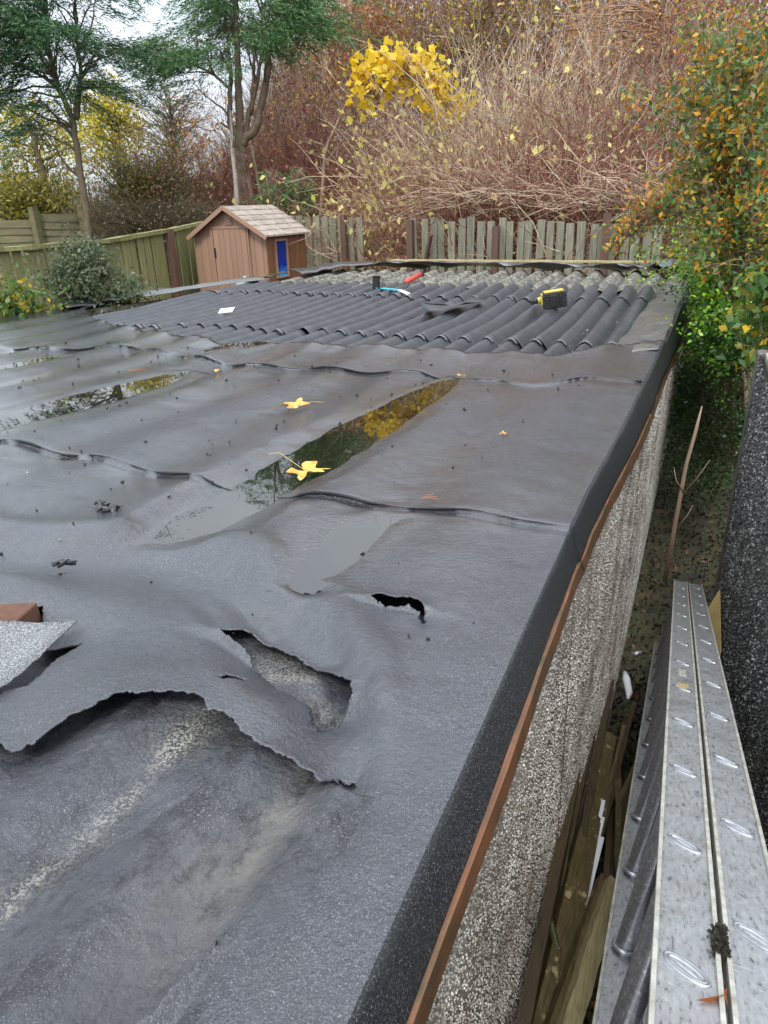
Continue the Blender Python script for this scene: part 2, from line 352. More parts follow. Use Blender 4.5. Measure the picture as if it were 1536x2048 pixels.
M = Mat('aluminium_tube', .26, .85); c = M.ramp(M.noise(160, 3, .6), [(.3, (.32, .33, .36)), (.60, (.48, .49, .53)), (.68, (.8, .8, .82))]); M.col(c); ALUT = M.m
M = Mat('aluminium_edge', .45, .35); M.col(M.ramp(M.noise(35, 5, .7), [(.3, (.28, .27, .22)), (.7, (.62, .61, .54))])); ALUE = M.m
M = Mat('water', .015); M.col((.014, .014, .008)); M.p.inputs['IOR'].default_value = 2.0; M.p.inputs['Transmission Weight'].default_value = .15; M.bump(M.noise(5, 2), .02, .01); WATER = M.m
GROUND = Mat('garden_ground', .9); GROUND.col(GROUND.ramp(GROUND.noise(6, 6), [(.3, (.02, .018, .010)), (.55, (.05, .05, .02)), (.75, (.10, .075, .03))])); GROUND.bump(GROUND.noise(30, 5), .8, .03); GROUND = GROUND.m
HILL = Mat('bank', .9); HILL.col(HILL.ramp(HILL.noise(1.6, 7, .7), [(.3, (.09, .05, .035)), (.5, (.19, .12, .08)), (.72, (.32, .22, .12))])); HILL.bump(HILL.noise(5, 6), 1, .2); HILL = HILL.m

# ------------------------------------------------------------------ ground
def gz(x, y):
    z = .95*sstep(9.6, 10.4, y)+np.where(x < -6, .72*sstep(-6.3, -7.2, -(-x))*(y < 99), 0)
    z = np.maximum(.95*sstep(9.6, 10.4, y), .72*sstep(6.6, 7.4, -x))
    d = np.hypot(x, y-2)
    r = 5.5*sstep(17, 34, d)*np.clip(.12+.88*sstep(-16, 2, x-.0), .12, 1)
    return z+r+.03*fbm(x, y, 1.5, 3)
gx = np.concatenate([np.linspace(-260, -20, 20, endpoint=False), np.linspace(-20, 20, 200), np.linspace(22, 260, 20)])
gy = np.concatenate([np.linspace(-60, -4, 12, endpoint=False), np.linspace(-4, 40, 220), np.linspace(44, 330, 20)])
GX, GY = np.meshgrid(gx, gy); nxg = len(gx); nyg = len(gy)
def gridF(nx, ny):
    i = np.arange(ny-1)[:, None]*nx+np.arange(nx-1)[None]; return np.stack([i, i+1, i+nx+1, i+nx], -1).reshape(-1, 4)
tag(mesh('ground', np.stack([GX, GY, gz(GX, GY)], -1), gridF(nxg, nyg), GROUND, smooth=True), kind='structure')

# ------------------------------------------------------------------ garage
GA = T('garage', (-3, 5, 0), 'garage with torn wet grey felt roof over black corrugated sheets and pebbledash side wall', 'garage')
PUD = {
 'main': [(-1.28,1.30),(-1.31,1.565),(-1.30,1.865),(-1.303,2.354),(-1.235,3.0),(-1.187,3.378),(-1.10,3.50),(-1.05,3.35),(-1.045,2.9),(-1.045,2.237),(-1.10,1.722),(-1.147,1.443),(-1.21,1.33)],
 'second': [(-.785,1.22),(-.805,1.384),(-.80,1.56),(-.75,1.66),(-.66,1.66),(-.68,1.519),(-.70,1.313),(-.745,1.235)],
 'left': [(-2.85,1.5),(-2.84,2.156),(-2.81,2.587),(-2.70,3.096),(-2.60,3.22),(-2.50,2.95),(-2.50,2.6),(-2.56,2.246),(-2.62,1.9),(-2.66,1.5)],
 'far': [(-3.95,2.6),(-3.95,3.1),(-3.86,3.42),(-3.77,3.42),(-3.80,3.0),(-3.84,2.6)],
 'sliver': [(-3.05,3.95),(-3.0,4.15),(-2.8,4.28),(-2.70,4.2),(-2.8,4.0),(-2.95,3.88)],
}
TEARS = {
 'crescent': [(-.815,.991),(-.757,1.022),(-.70,1.015),(-.62,.99),(-.562,.962),(-.487,.932),(-.468,.902),(-.472,.845),(-.492,.815),(-.518,.835),(-.545,.875),(-.619,.885),(-.70,.935),(-.76,.972)],
 'slit': [(-.572,1.200),(-.552,1.219),(-.517,1.212),(-.480,1.222),(-.455,1.212),(-.432,1.160),(-.452,1.194),(-.480,1.200),(-.510,1.193),(-.545,1.196)],
 'nick': [(-.70,.828),(-.689,.844),(-.655,.853),(-.672,.838),(-.689,.824)],
 'left hollow': [(-1.40,.80),(-1.30,.86),(-1.256,.905),(-1.238,.935),(-1.205,.895),(-1.165,.85),(-1.06,.868),(-1.045,.80),(-1.02,.70),(-1.10,.62),(-1.5,.55)],
}
BIGTEAR = [(-1.2,.50),(-.99,.555),(-.922,.560),(-.880,.556),(-.863,.578),(-.856,.639),(-.819,.713),(-.745,.753),(-.689,.764),(-.655,.738),(-.626,.746),(-.575,.722),(-.522,.714),(-.46,.700),(-.422,.690),(-.405,.720),(-.385,.74),(-.375,.66),(-.385,.55),(-.40,.45),(-.42,.36),(-.45,.10),(-1.3,.10)]
bandx = [-1.9,-1.679,-1.477,-1.308,-1.129,-.961,-.80,-.70,-.596,-.455,-.371,-.30]; bandy = [1.16,1.198,1.266,1.309,1.345,1.335,1.26,1.18,1.106,.988,.85,.70]
def seam1(x): return np.interp(x, [-6, -4, -2.461,-1.814,-1.301,-1.107,-.715,-.235], [2.0, 1.95,1.856,1.785,1.724,1.715,1.735,1.741])+.004*fbm(x, x*0, 6, 3, 5)
def seam2(x): return np.interp(x, [-7,-4.24,-3.56,-2.48,-1.88,-1.34,-1.05,-.63,-.41,-.2], [3.6,3.60,3.86,3.50,3.56,3.58,3.47,3.54,3.70,3.72])+.006*fbm(x, x*0, 5, 3, 9)
def felt_front(x): return np.interp(x, [-7,-5.9,-5.6,-5.0,-4.48,-3.84,-2.99,-2.42,-1.89,-1.36,-1.05,-.78,-.65,-.47,-.30,-.1], [6.6,6.25,5.5,4.95,4.61,4.37,4.13,4.17,4.22,4.15,4.17,4.2,4.37,4.59,4.73,4.8])+.03*fbm(x, x*0, 3, 3, 3)
def old_h(X, Y):
    h = base(Y)-.030+.011*np.cos(2*math.pi*(X+.69)/.235+math.pi)*np.clip(1-.3*fbm(X, Y, 3, 2), .6, 1.3)+.007*fbm(X, Y, 7, 4, 21)
    h = h+.022*sstep(-.47, -.37, X)
    return h
WC = {'main': (2.35, .40), 'second': (1.42, 0), 'left': (2.3, .45), 'far': (3.0, .4), 'sliver': (4.1, 0)}
def water_z(Y, k='main'): yc, q = WC[k]; return base(yc)-.004+q*(base(Y)-base(yc))
def felt_h(X, Y):
    b = base(Y); h = b.copy() if hasattr(b, 'copy') else b
    h = h-.012*np.cos(2*math.pi*(X+1.18)/.46)*sstep(1.0, 1.6, Y)*(1-.6*sstep(-.5, -.3, X))
    h = h+.013*fbm(X, Y, 1.1, 3, 2)+.004*fbm(X, Y, 7, 3, 4)
    h = h-.010*sstep(-3, -3.6, X)*0
    h = h+.007*sstep(-.006, .004, Y-seam1(X))*np.exp(-np.clip(Y-seam1(X), 0, 9)/.5)-.005*np.exp(-((Y-seam1(X)+.015)/.02)**2)
    h = h+.008*sstep(-.008, .005, Y-seam2(X))*np.exp(-np.clip(Y-seam2(X), 0, 9)/.4)-.003*np.exp(-((Y-seam2(X)+.02)/.02)**2)
    # fold: everything nearer than the band line sags
    by = np.interp(X, bandx, bandy); d = by-Y
    k = sstep(-2.2, -1.7, X)*(1-sstep(-.5, -.3, X))
    h = h+k*(.016*np.exp(-((d+.02)/.07)**2)-.034*sstep(0, .14, d)+.030*sstep(.16, .36, d))
    # loose tongue of felt between the two tears bulges up
    h = h+.024*np.exp(-(((X+.63)/.20)**2+((Y-.82)/.10)**2))+.02*np.exp(-(((X+.86)/.14)**2+((Y-.70)/.13)**2))
    # hollow at left and the ridge in front of it
    h = h-.05*np.exp(-(((X+1.18)/.12)**2+((Y-.86)/.06)**2))+.03*np.exp(-(((X+1.38)/.12)**2+((Y-.98)/.09)**2))
    # ripples where the felt was dragged
    h = h+.004*np.sin((X*.7+Y)*70+3*fbm(X, Y, 5, 2, 8))*np.exp(-(((X+.80)/.12)**2+((Y-1.06)/.10)**2))
    # front edge rides over the sheets
    ef = felt_front(X)-Y
    h = h+.030*np.exp(-np.clip(ef, 0, 9)/.25)+.004*np.cos(2*math.pi*(X+.485)/.166)*np.exp(-np.clip(ef, 0, 9)/.22)
    h = h+.02*sstep(-.34, -.24, X)*sstep(3.9, 4.5, Y)
    for nme, poly in PUD.items():
        s_, _, _ = polysd(poly, X, Y); s_ = s_+.030*fbm(X, Y, 6, 5, 71); k = 1-sstep(.02, .12, s_); zz = water_z(Y, nme)+np.clip(s_*.11, -.010, .02); h = h*(1-k)+zz*k
    h = h-.012*(1-sstep(-.0, .05, polysd([(-.72,1.0),(-.69,1.17),(-.74,1.22),(-.67,1.2),(-.60,1.06),(-.55,.99),(-.6,.97)], X, Y)[0]))
    return h
# grid lines, finer near the camera
def geo(a, b, d0, g):
    v = [a]; d = d0
    while v[-1] < b: v.append(v[-1]+d); d *= g
    v = np.array(v); return a+(v-a)*(b-a)/(v[-1]-a)
ys = np.concatenate([geo(.12, 1.35, .0034, 1.0)[:-1], geo(1.35, 6.9, .0036, 1.0095)])
def lift_f(X, Y):
    L_ = np.zeros(X.shape)
    for p in tears:
        if p is tears[2] or p is tears[3]: continue
        s_, _, _ = polysd(p, X, Y)
        if p is tears[0]: L_ = L_ + .014*np.exp(-np.clip(s_, 0, 9)/.03)*sstep(-.02, .02, Y-np.interp(X, [-.8, -.48], [.975, .88]))-.02*np.exp(-np.clip(s_, 0, 9)/.05)*sstep(-.02, .02, np.interp(X, [-.8, -.48], [.975, .88])-Y)
        if p is tears[-1]: L_ = L_ + .010*np.exp(-np.clip(s_, 0, 9)/.03)*sstep(-.38, -.42, X)-.018*np.exp(-np.clip(s_, 0, 9)/.05)*sstep(-.43, -.39, X)
        if p is tears[1]: L_ = L_ + .012*np.exp(-np.clip(s_, 0, 9)/.03)*sstep(1.19, 1.205, Y)-.008*np.exp(-np.clip(s_, 0, 9)/.03)*sstep(1.20, 1.185, Y)
    return L_
u = np.concatenate([geo(0, 1.15, .0034, 1.0)[:-1], geo(1.15, 6.3, .0040, 1.012)])      # distance left of the crease
U, Yg = np.meshgrid(u, ys); X = creasex(Yg)-U; Y = Yg.copy()
wearX, wearY = X, Y
tears = [rough_poly(p, .0035, .008, i+3) for i, p in enumerate(TEARS.values())]+[rough_poly(BIGTEAR, .005, .008, 77)]
keep_del = np.zeros(X.shape, bool); lift = np.zeros(X.shape)
sel = (Y < 1.45)
for p in tears:
    s_, qx, qy = polysd(p, X, Y); near = (np.abs(s_) < .0022) & sel
    X = np.where(near, qx, X); Y = np.where(near, qy, Y)
    keep_del |= (s_ < -.0005) & sel
ny0 = int(np.searchsorted(ys, 1.6)); lift[:ny0] = lift_f(X[:ny0], Y[:ny0])
Z = felt_h(X, Y)+lift
wet = .25+0*X
ns = fbm(X, Y, 4, 4, 31)
for poly in PUD.values():
    s_, _, _ = polysd(poly, X, Y); wet = np.maximum(wet, 1-sstep(.0, .10, s_+.06*ns))
s1 = seam1(X)-Y; s2 = seam2(X)-Y
wet = np.maximum(wet, (sstep(-.01, .0, s1)*(1-sstep(.05, .16, s1+.1*ns)))*sstep(-.2, .1, fbm(X, Y, 1.3, 2, 12)+.1))
wet = np.maximum(wet, (sstep(-.02, .0, s2)*(1-sstep(.05, .22, s2+.15*ns)))*sstep(-.15, .15, fbm(X, Y, 1.1, 2, 15)))
wet = np.maximum(wet, .7*np.exp(-(((X+.80)/.22)**2+((Y-1.10)/.12)**2)))
wet = np.maximum(wet, .75*sstep(-1.2, -2.6, X)*sstep(2.0, 3.2, Y))
wet = np.maximum(wet, .5*sstep(.05, .25, -np.cos(2*math.pi*(X+1.18)/.46+math.pi))*sstep(1.9, 2.6, Y)*(X < -.45)*sstep(-.1, .3, ns+.1))
grit = 1-.75*np.exp(-(((X+.80)/.26)**2+((Y-1.08)/.10)**2))-.8*np.exp(-(((X+.47)/.11)**2+((Y-.93)/.16)**2))-.7*np.exp(-(((X+.93)/.13)**2+((Y-.90)/.07)**2))
grit = np.clip(grit+.5*(fbm(X, Y, 9, 3, 44)), .0, 1)
vg = sstep(0, .03, U)
silt = np.zeros(X.shape)
for kx, poly in PUD.items(): silt = np.maximum(silt, 1-sstep(-.03, .01, polysd(poly, X, Y)[0]))
def blob(x, y, rx, ry, k=1): return k*np.exp(-(((X-x)/rx)**2+((Y-y)/ry)**2))*np.clip(.6+1.6*fbm(X, Y, 8, 3, 51), 0, 1)
silt = np.clip(silt+blob(-1.11, 3.6, .07, .30, .9)+blob(-1.75, 3.45, .22, .10, 1)+blob(-.80, 3.30, .13, .10, 1)+blob(-.76, 2.55, .05, .34, .9)+blob(-2.9, 4.05, .2, .1, .6), 0, 1)
wet = np.maximum(wet, blob(-.80, 3.32, .16, .12, 1)); wet = np.maximum(wet, blob(-2.2, 3.47, .35, .05, 1.2)); wet = np.clip(wet, 0, 1)
silt = np.clip(silt+.14*sstep(.12, .42, fbm(X, Y, 2.2, 5, 91))+.5*sstep(.05, .30, fbm(X*2, Y, 3, 4, 93))*np.exp(-((np.mod(X+1.18+.23, .46)-.23)/.05)**2)*(Y > 1.9), 0, 1); grit = grit*(1-.6*sstep(.08, .30, fbm(X, Y, 5, 4, 95))); wet = np.clip(wet+.45*sstep(.0, .35, fbm(X*1.6, Y*.8, 1.4, 4, 97)), 0, 1)
pale_ = .0*X
idx = gridF(len(u), len(ys))
cx_ = X.ravel()[idx].mean(1); cy_ = Y.ravel()[idx].mean(1)
dele = np.zeros(len(idx), bool)
mm_ = cy_ < 1.5
for p in tears:
    s_, _, _ = polysd(p, cx_[mm_], cy_[mm_]); dele[np.where(mm_)[0][s_ < 0]] = True
dele |= cy_ > felt_front(cx_)
dele |= (cx_ < leftx(cy_)) 
F = idx[~dele]
used, inv = np.unique(F, return_inverse=True); F = inv.reshape(F.shape)
Vt = np.stack([X, Y, Z], -1).reshape(-1, 3)[used]
felt = mesh('felt_covering', Vt, F[:, ::-1], FELT, GA, True, {'wet': wet.ravel()[used], 'grit': grit.ravel()[used], 'silt': silt.ravel()[used], 'pale': pale_.ravel()[used]})
sm = felt.modifiers.new('thick', 'SOLIDIFY'); sm.thickness = .0035; sm.offset = -1
# the verge: felt turned down over the side, with its lap lines
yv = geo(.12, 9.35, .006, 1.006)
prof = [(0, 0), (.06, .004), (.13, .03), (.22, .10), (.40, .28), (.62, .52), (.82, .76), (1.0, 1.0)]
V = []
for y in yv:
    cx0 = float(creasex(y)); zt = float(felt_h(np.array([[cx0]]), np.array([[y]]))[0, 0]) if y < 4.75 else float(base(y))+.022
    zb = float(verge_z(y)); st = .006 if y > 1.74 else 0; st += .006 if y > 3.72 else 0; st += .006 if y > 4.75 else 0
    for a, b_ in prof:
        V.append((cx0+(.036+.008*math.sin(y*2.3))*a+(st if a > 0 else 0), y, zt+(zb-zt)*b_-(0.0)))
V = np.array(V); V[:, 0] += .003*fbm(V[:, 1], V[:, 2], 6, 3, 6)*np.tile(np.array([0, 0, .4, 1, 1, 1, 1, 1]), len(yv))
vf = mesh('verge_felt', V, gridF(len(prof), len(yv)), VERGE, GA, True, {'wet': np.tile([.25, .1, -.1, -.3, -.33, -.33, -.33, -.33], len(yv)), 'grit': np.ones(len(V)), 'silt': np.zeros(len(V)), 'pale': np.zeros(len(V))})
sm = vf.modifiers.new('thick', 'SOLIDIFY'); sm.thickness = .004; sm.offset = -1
# old felt layer under the tears
xo = np.linspace(-1.65, -.245, 420); yo = np.linspace(.1, 1.35, 380); XO, YO = np.meshgrid(xo, yo); ZO = old_h(XO, YO)
ZO = ZO-.03*sstep(.86, 1.0, YO)*sstep(-.9, -.8, XO)-.045*sstep(-1.0, -1.1, XO)*sstep(.5, .62, YO)
big_s = polysd(BIGTEAR, XO, YO)[0]
join = sstep(-.035, .02, big_s)*(XO > -.42)*(YO < .73); zf = felt_h(XO, YO)
ZO = ZO*(1-join)+(zf-.008)*join
outs = np.min([polysd(p, XO, YO)[0] for p in tears], axis=0)
ZO = np.where((outs > -.012) & ~((XO > -.445) & (YO < .70)), np.minimum(ZO, zf+lift_f(XO, YO)-.007-.006*sstep(-.005, .01, outs)), ZO)
pl = (.80*np.exp(-((XO+.70-.02*fbm(XO, YO, 5, 3, 3))/.015)**2)+.12*np.exp(-((XO+.70)/.05)**2))*sstep(.80, .70, YO)*(.7+1.1*fbm(XO, YO, 16, 3, 61))+np.exp(-((XO+.70)/.05)**2)*sstep(.60, .74, YO)*.55
pl = pl+np.exp(-(((XO+.625)/.05)**2+((YO-.955)/.03)**2))*1.3+.35*np.exp(-((XO-np.interp(YO, [.86, 1.0], [-.50, -.66]))/.03)**2)*(YO > .84)
si = np.exp(-(((XO+.455)/.035)**2+((YO-.62)/.12)**2))+.6*np.exp(-(((XO+.49)/.06)**2+((YO-.47)/.12)**2))
mesh('old_felt_layer', np.stack([XO, YO, ZO], -1), gridF(len(xo), len(yo)), OLD, GA, True, {'pale': np.clip(pl, 0, 1).ravel(), 'silt': np.clip(si, 0, 1).ravel()})
# decking closed beneath the rest of the felt
V = []
for y in np.linspace(.05, 9.3, 30): V += [(float(leftx(y))+.02, y, base(y)-.13), (float(creasex(y))-.01, y, base(y)-.13)]
MB().add(V, [(2*i, 2*i+1, 2*i+3, 2*i+2) for i in range(29)]).build('roof_underside', DARKWOOD, GA)
# corrugated sheets
def corr(name, x0, x1, y0, y1, pitch, amp, zoff, mat, ph, skew=0, ny=None, nper=22, wig=0):
    nx_ = int((x1-x0)/pitch*nper)+1; xs = np.linspace(x0, x1, nx_); ny = ny or int((y1-y0)/.06)+2; yy = np.linspace(y0, y1, ny)
    Xs, Ys = np.meshgrid(xs, yy); ph_ = 2*math.pi*(Xs-ph)/pitch; cs = np.cos(ph_)
    prof_ = np.sign(cs)*np.abs(cs)**.75 if mat is not BLACK else 2*np.sqrt(np.cos(ph_/2)**2+.012)-1.05
    Zs = base(Ys)+zoff+amp*prof_+wig*fbm(Xs, Ys, 1.6, 2, int(abs(x0)*17) % 97)
    o = mesh(name, np.stack([Xs+skew*(Ys-y0), Ys, Zs], -1), gridF(nx_, ny)[:, ::-1], mat, GA, True, {'valley': np.clip(-cs, 0, 1).ravel()**3})
    s = o.modifiers.new('thick', 'SOLIDIFY'); s.thickness = .006; s.offset = -1; return o
TABM = simple('grey_mastic', (.13, .135, .145), .3, 0, .3, 40); PB = .166; PH = -.485
rows = [(3.75, 5.0, -.052), (4.86, 6.98, -.038), (6.84, 7.62, -.024)]
for ri, (ya, yb, zo) in enumerate(rows):
    k = 0; x1 = PH+PB*.55
    while x1 > -5.9:
        n = [2, 3, 2, 2, 3][(k+ri) % 5]; x0 = x1-n*PB
        ja = 0 if ri == 0 else rng.normal(0, .045); jb = rng.normal(0, .06)
        yl = max(ya+ja, (float(np.interp((x0+x1)/2, [-6.1, -5.2, -4.5, 0], [6.0, 4.9, 4.3, 3.5])) if ri < 2 else 0))
        if float(leftx(yb)) < x0-.02 and yl < yb-.12:
            corr('corrugated_sheet', x0-.02, x1, yl, yb+jb, PB, .044, zo+rng.normal(0, .0015)+.0015*(k % 2), BLACK, PH+rng.normal(0, .004), wig=.008)
            if ri > 0:     # sealing tabs over the ribs at the lap
                for q in range(n):
                    if rng.random() < .85:
                        xr = x0+(q+.5)*PB+.02*0; xr = PH-PB*round((PH-xr)/PB); tb = []; 
                        for yy_ in (yl-.055, yl-.012):
                            for t_ in np.linspace(-.05, .05, 9):
                                cs = math.cos(math.pi*t_/PB); tb.append((xr+t_, yy_+rng.normal(0, .003), float(base(yy_))+zo+.044*(2*math.sqrt(cs*cs+.012)-1.05)+.005))
                        o = mesh('sealing_tab', tb, gridF(9, 2)[:, ::-1], TABM, GA, True, {'valley': np.zeros(18)+.5}); s = o.modifiers.new('t', 'SOLIDIFY'); s.thickness = .004
        x1 = x0; k += 1
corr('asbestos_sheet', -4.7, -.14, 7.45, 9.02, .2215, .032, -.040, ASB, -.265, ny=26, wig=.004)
# grey flashing along the verge, beyond the felt
yf = np.linspace(4.5, 8.95, 90); V = []; 
for y in yf:
    c0 = float(creasex(y)); wv = .010*math.sin(y*3.1)+.006*math.sin(y*11)
    wl = np.interp(y, [4.5, 5.2, 6.8, 7.2, 8.95], [.30, .30, .27, .2, .12])
    for j, t_ in enumerate(np.linspace(0, 1, 14)):
        x = c0-wl*(1-t_)+.0; V.append((x+.012*math.sin(y*7)*(1-t_), y, float(base(y))+.022-.040*(1-t_)**1.2+wv*math.sin(t_*3.1)+.006*math.sin(y*9+t_*5)))
V = np.array(V)
M = Mat('lead_grey_flashing', .25); c = M.ramp(M.noise(14, 6, .6), [(.3, (.07, .072, .075)), (.6, (.14, .145, .15)), (.8, (.2, .2, .2))]); c = M.mix(M.ramp(M.noise(5, 5), [(.52, 0), (.68, .7)]), c, (.13, .12, .07)); M.col(c); M.bump(M.noise(25, 5), .4, .006); FLASH = M.m
o = mesh('flashing', V, gridF(14, 90)[:, ::-1], FLASH, GA, True); s = o.modifiers.new('t', 'SOLIDIFY'); s.thickness = .004
# back edge: upturned felt strip, timber batten, far corner curl
def strip(name, pts, w_, h0, mat, wav=.01, n=120, dz=.0, attrs=True, parent=GA, tilt=0):
    P = np.array(pts, float); t = np.linspace(0, len(P)-1, n); Q = np.stack([np.interp(t, np.arange(len(P)), P[:, k]) for k in range(3)], -1)
    d = np.gradient(Q, axis=0); s_ = unit(np.cross(d, [0, 0, 1])); V = []; k = 7
    for i in range(n):
        for j in range(k):
            a = j/(k-1)-.5; V.append(Q[i]+s_[i]*a*w_*(1+.25*vn1(i*.11, 3))+np.array([0, 0, h0*(1-(2*a)**2)+wav*vn1(i*.2+j*.5, 5)*2+tilt*a*w_]))
    o = mesh(name, V, gridF(k, n)[:, ::-1], mat, parent, True, {'wet': np.full(n*k, .45), 'grit': np.full(n*k, .8), 'silt': np.zeros(n*k), 'pale': np.zeros(n*k)})
    s = o.modifiers.new('t', 'SOLIDIFY'); s.thickness = .005; return o
def vn1(a, s): return float(vnoise(np.array([a]), np.array([s*1.37]), s)[0])
zb = float(base(9.0))
strip('rear_felt_upstand', [(-4.45, 9.22, zb+.035), (-2.4, 9.12, zb+.03), (-.9, 8.98, zb+.03), (-.12, 8.82, zb+.035)], .30, .02, FELT, .03, 160, tilt=.25)
b_ = MB(); b_.bar((-3.9, 9.36, zb+.085), (-.30, 9.13, zb+.075), .06, .022, seg=40, jit=.0015); b_.build('rear_batten', BATTEN, GA)
# curl of felt standing at the far right corner
V = []; 
for i in range(14):
    for j in range(9):
        a = i/13; b2_ = j/8; V.append((-.10+.16*b2_+.05*math.sin(a*3), 8.78+.10*math.sin(b2_*3), zb+.02+.24*a*(1-.7*abs(b2_-.35))-.03*b2_+.03*math.sin(b2_*6+a*3)))
o = mesh('felt_curl', V, gridF(9, 14), FELT, GA, True, {k: np.full(126, v) for k, v in (('wet', .3), ('grit', .7), ('silt', 0), ('pale', 0))}); s = o.modifiers.new('t', 'SOLIDIFY'); s.thickness = .006
strip('corner_felt', [(-.42, 8.92, zb+.06), (-.2, 8.80, zb+.07), (.02, 8.76, zb+.0)], .26, .03, FELT, .06, 30)
# left verge: flat felt strips on the edge, pale lap strip
strip('edge_felt', [(-6.02, 5.6, base(5.6)+.02), (-5.75, 6.3, base(6.3)+.03), (-5.55, 6.75, base(6.7)+.025)], .42, .015, FELT, .03, 60)
M = Mat('worn_grey_felt', .45); M.col(M.ramp(M.noise(30, 5), [(.3, (.10, .105, .11)), (.7, (.19, .20, .20))])); M.bump(M.noise(200, 3), .4, .002); GREYF = M.m
strip('pale_lap_strip', [(-5.55, 6.2, base(6.2)+.045), (-5.36, 6.85, base(6.85)+.04), (-5.12, 7.5, base(7.5)+.03), (-5.02, 7.8, base(7.8)+.02)], .34, .012, GREYF, .006, 60)
strip('far_edge_felt', [(-4.85, 8.3, base(8.3)+.03), (-4.55, 8.85, base(8.85)+.05), (-4.2, 9.25, base(9.2)+.04)], .5, .03, FELT, .02, 60)
strip('edge_debris', [(-5.12, 7.7, base(7.7)+.015), (-4.95, 8.3, base(8.3)+.015)], .12, .01, DARKWOOD, .03, 40)
# fascia, walls
ysg = np.linspace(.1, 9.3, 60); V = []; rj = np.random.default_rng(3)
for i, y in enumerate(ysg):
    xo_ = float(creasex(y))+.036+.008*math.sin(y*2.3)+.006*((y > 1.70)+(y > 3.68)+(y > 4.7)); zt = float(verge_z(y)); hb = float(np.interp(y, [0, 2, 3.3, 5, 9.3], [.040, .046, .060, .10, .14]))
    j1 = rj.normal(0, .0012); V += [(xo_+.004+j1, y, zt+.012), (xo_+.006+j1, y, zt-hb+rj.normal(0, .002)), (xo_-.018, y, zt-hb), (xo_-.018, y, zt+.012)]
n = len(ysg); F = [[i*4+k, i*4+(k+1) % 4, i*4+4+(k+1) % 4, i*4+4+k] for i in range(n-1) for k in range(4)]
MB().add(V, F).build('fascia_board', FASCIA, GA)
V = []; yw = np.linspace(.0, 9.3, 160); zz_ = np.linspace(0, 1, 60)
for y in yw:
    xt = float(creasex(y))+.026+.006*((y > 1.70)+(y > 3.68)+(y > 4.7)); xb = -.168
    zt = float(verge_z(y))-.02
    for t_ in zz_: V.append((xt+(xb-xt)*t_, y, zt+(-.2-zt)*t_))
V = np.array(V); V[:, 0] += .003*fbm(V[:, 1], V[:, 2], 9, 4, 11)-.006*np.exp(-((np.mod(V[:, 1]+.02, .62)-.31)/.006)**2)
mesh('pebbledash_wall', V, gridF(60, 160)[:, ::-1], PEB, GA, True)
def pebbles(name, n, px, mat, parent, seed, lo, hi, ylo, yhi, zlo):
    r_ = np.random.default_rng(seed); y = ylo+(yhi-ylo)*r_.random(n)**1.7; sz = np.clip(lo+(hi-lo)*(y-ylo)/(yhi-ylo), lo, hi)*r_.uniform(.6, 1.35, n)
    q = r_.random(n)**.9; x, z = px(y, q, zlo); nn = np.stack([np.full(n, 1.0), 0*y, 0*y], -1)
    P = np.stack([x, y, z], -1); ax = unit(r_.normal(0, 1, (n, 3))); bx = unit(np.cross(ax, r_.normal(0, 1, (n, 3)))); cx3 = np.cross(ax, bx)
    a = ax*sz[:, None]; b = bx*(sz*r_.uniform(.6, 1, n))[:, None]; c = cx3*(sz*r_.uniform(.5, .9, n))[:, None]
    V = np.stack([P+a, P+b, P-a, P-b, P+c, P-c], 1).reshape(-1, 3)
    F = np.array([(0,1,4),(1,2,4),(2,3,4),(3,0,4),(1,0,5),(2,1,5),(3,2,5),(0,3,5)])
    o = mesh(name, V, (np.arange(n)[:, None, None]*6+F[None]).reshape(-1, 3), mat, parent, True); o['kind'] = 'stuff'; return o
def islmat(name, cols, dirt, amt):
    M = Mat(name, .5); g = M.n('ShaderNodeNewGeometry'); c = M.ramp(g.outputs['Random Per Island'], [(i/(len(cols)-1), x) for i, x in enumerate(cols)])
    c = M.mix(M.ramp(M.noise(4.5, 6, .65), [(.42, 0), (.66, amt)]), c, dirt); M.col(c); return M.m
PEBS = islmat('pebbles', [(.20, .17, .14), (.52, .49, .44), (.34, .28, .22), (.70, .69, .64), (.28, .26, .23), (.85, .84, .80), (.46, .42, .37)], (.13, .10, .07), .85)
def wallpos(y, q, zlo):
    zt = verge_z(y)-np.interp(y, [0, 2, 3.3, 5, 9.3], [.042, .048, .062, .10, .14])+.01; f = q*(1-zlo/zt); z = zt*(1-f)
    T_ = verge_z(y)-.02; t_ = (T_-z)/(T_+.2); xt = creasex(y)+.026+.006*((y > 1.70)*1.+(y > 3.68)+(y > 4.7)); return xt+(-.168-xt)*t_+.001, z
pebbles('pebbles', 110000, wallpos, PEBS, GA, 5, .0030, .0085, .35, 8.9, .2)
# other three walls
b_ = MB(); b_.box((-2.4, 9.20, .95), (4.3, .08, 2.1)); b_.build('rear_wall', PEB, GA)
b_ = MB(); b_.bar((float(leftx(.1))+.05, .1, 1.0), (float(leftx(9.2))+.05, 9.2, 1.0), .08, 1.98); b_.build('left_wall', PEB, GA)
b_ = MB(); b_.bar((-8.0, .06, 1.0), (-.24, .06, 1.0), .08, 1.95); b_.build('front_wall', PEB, GA)

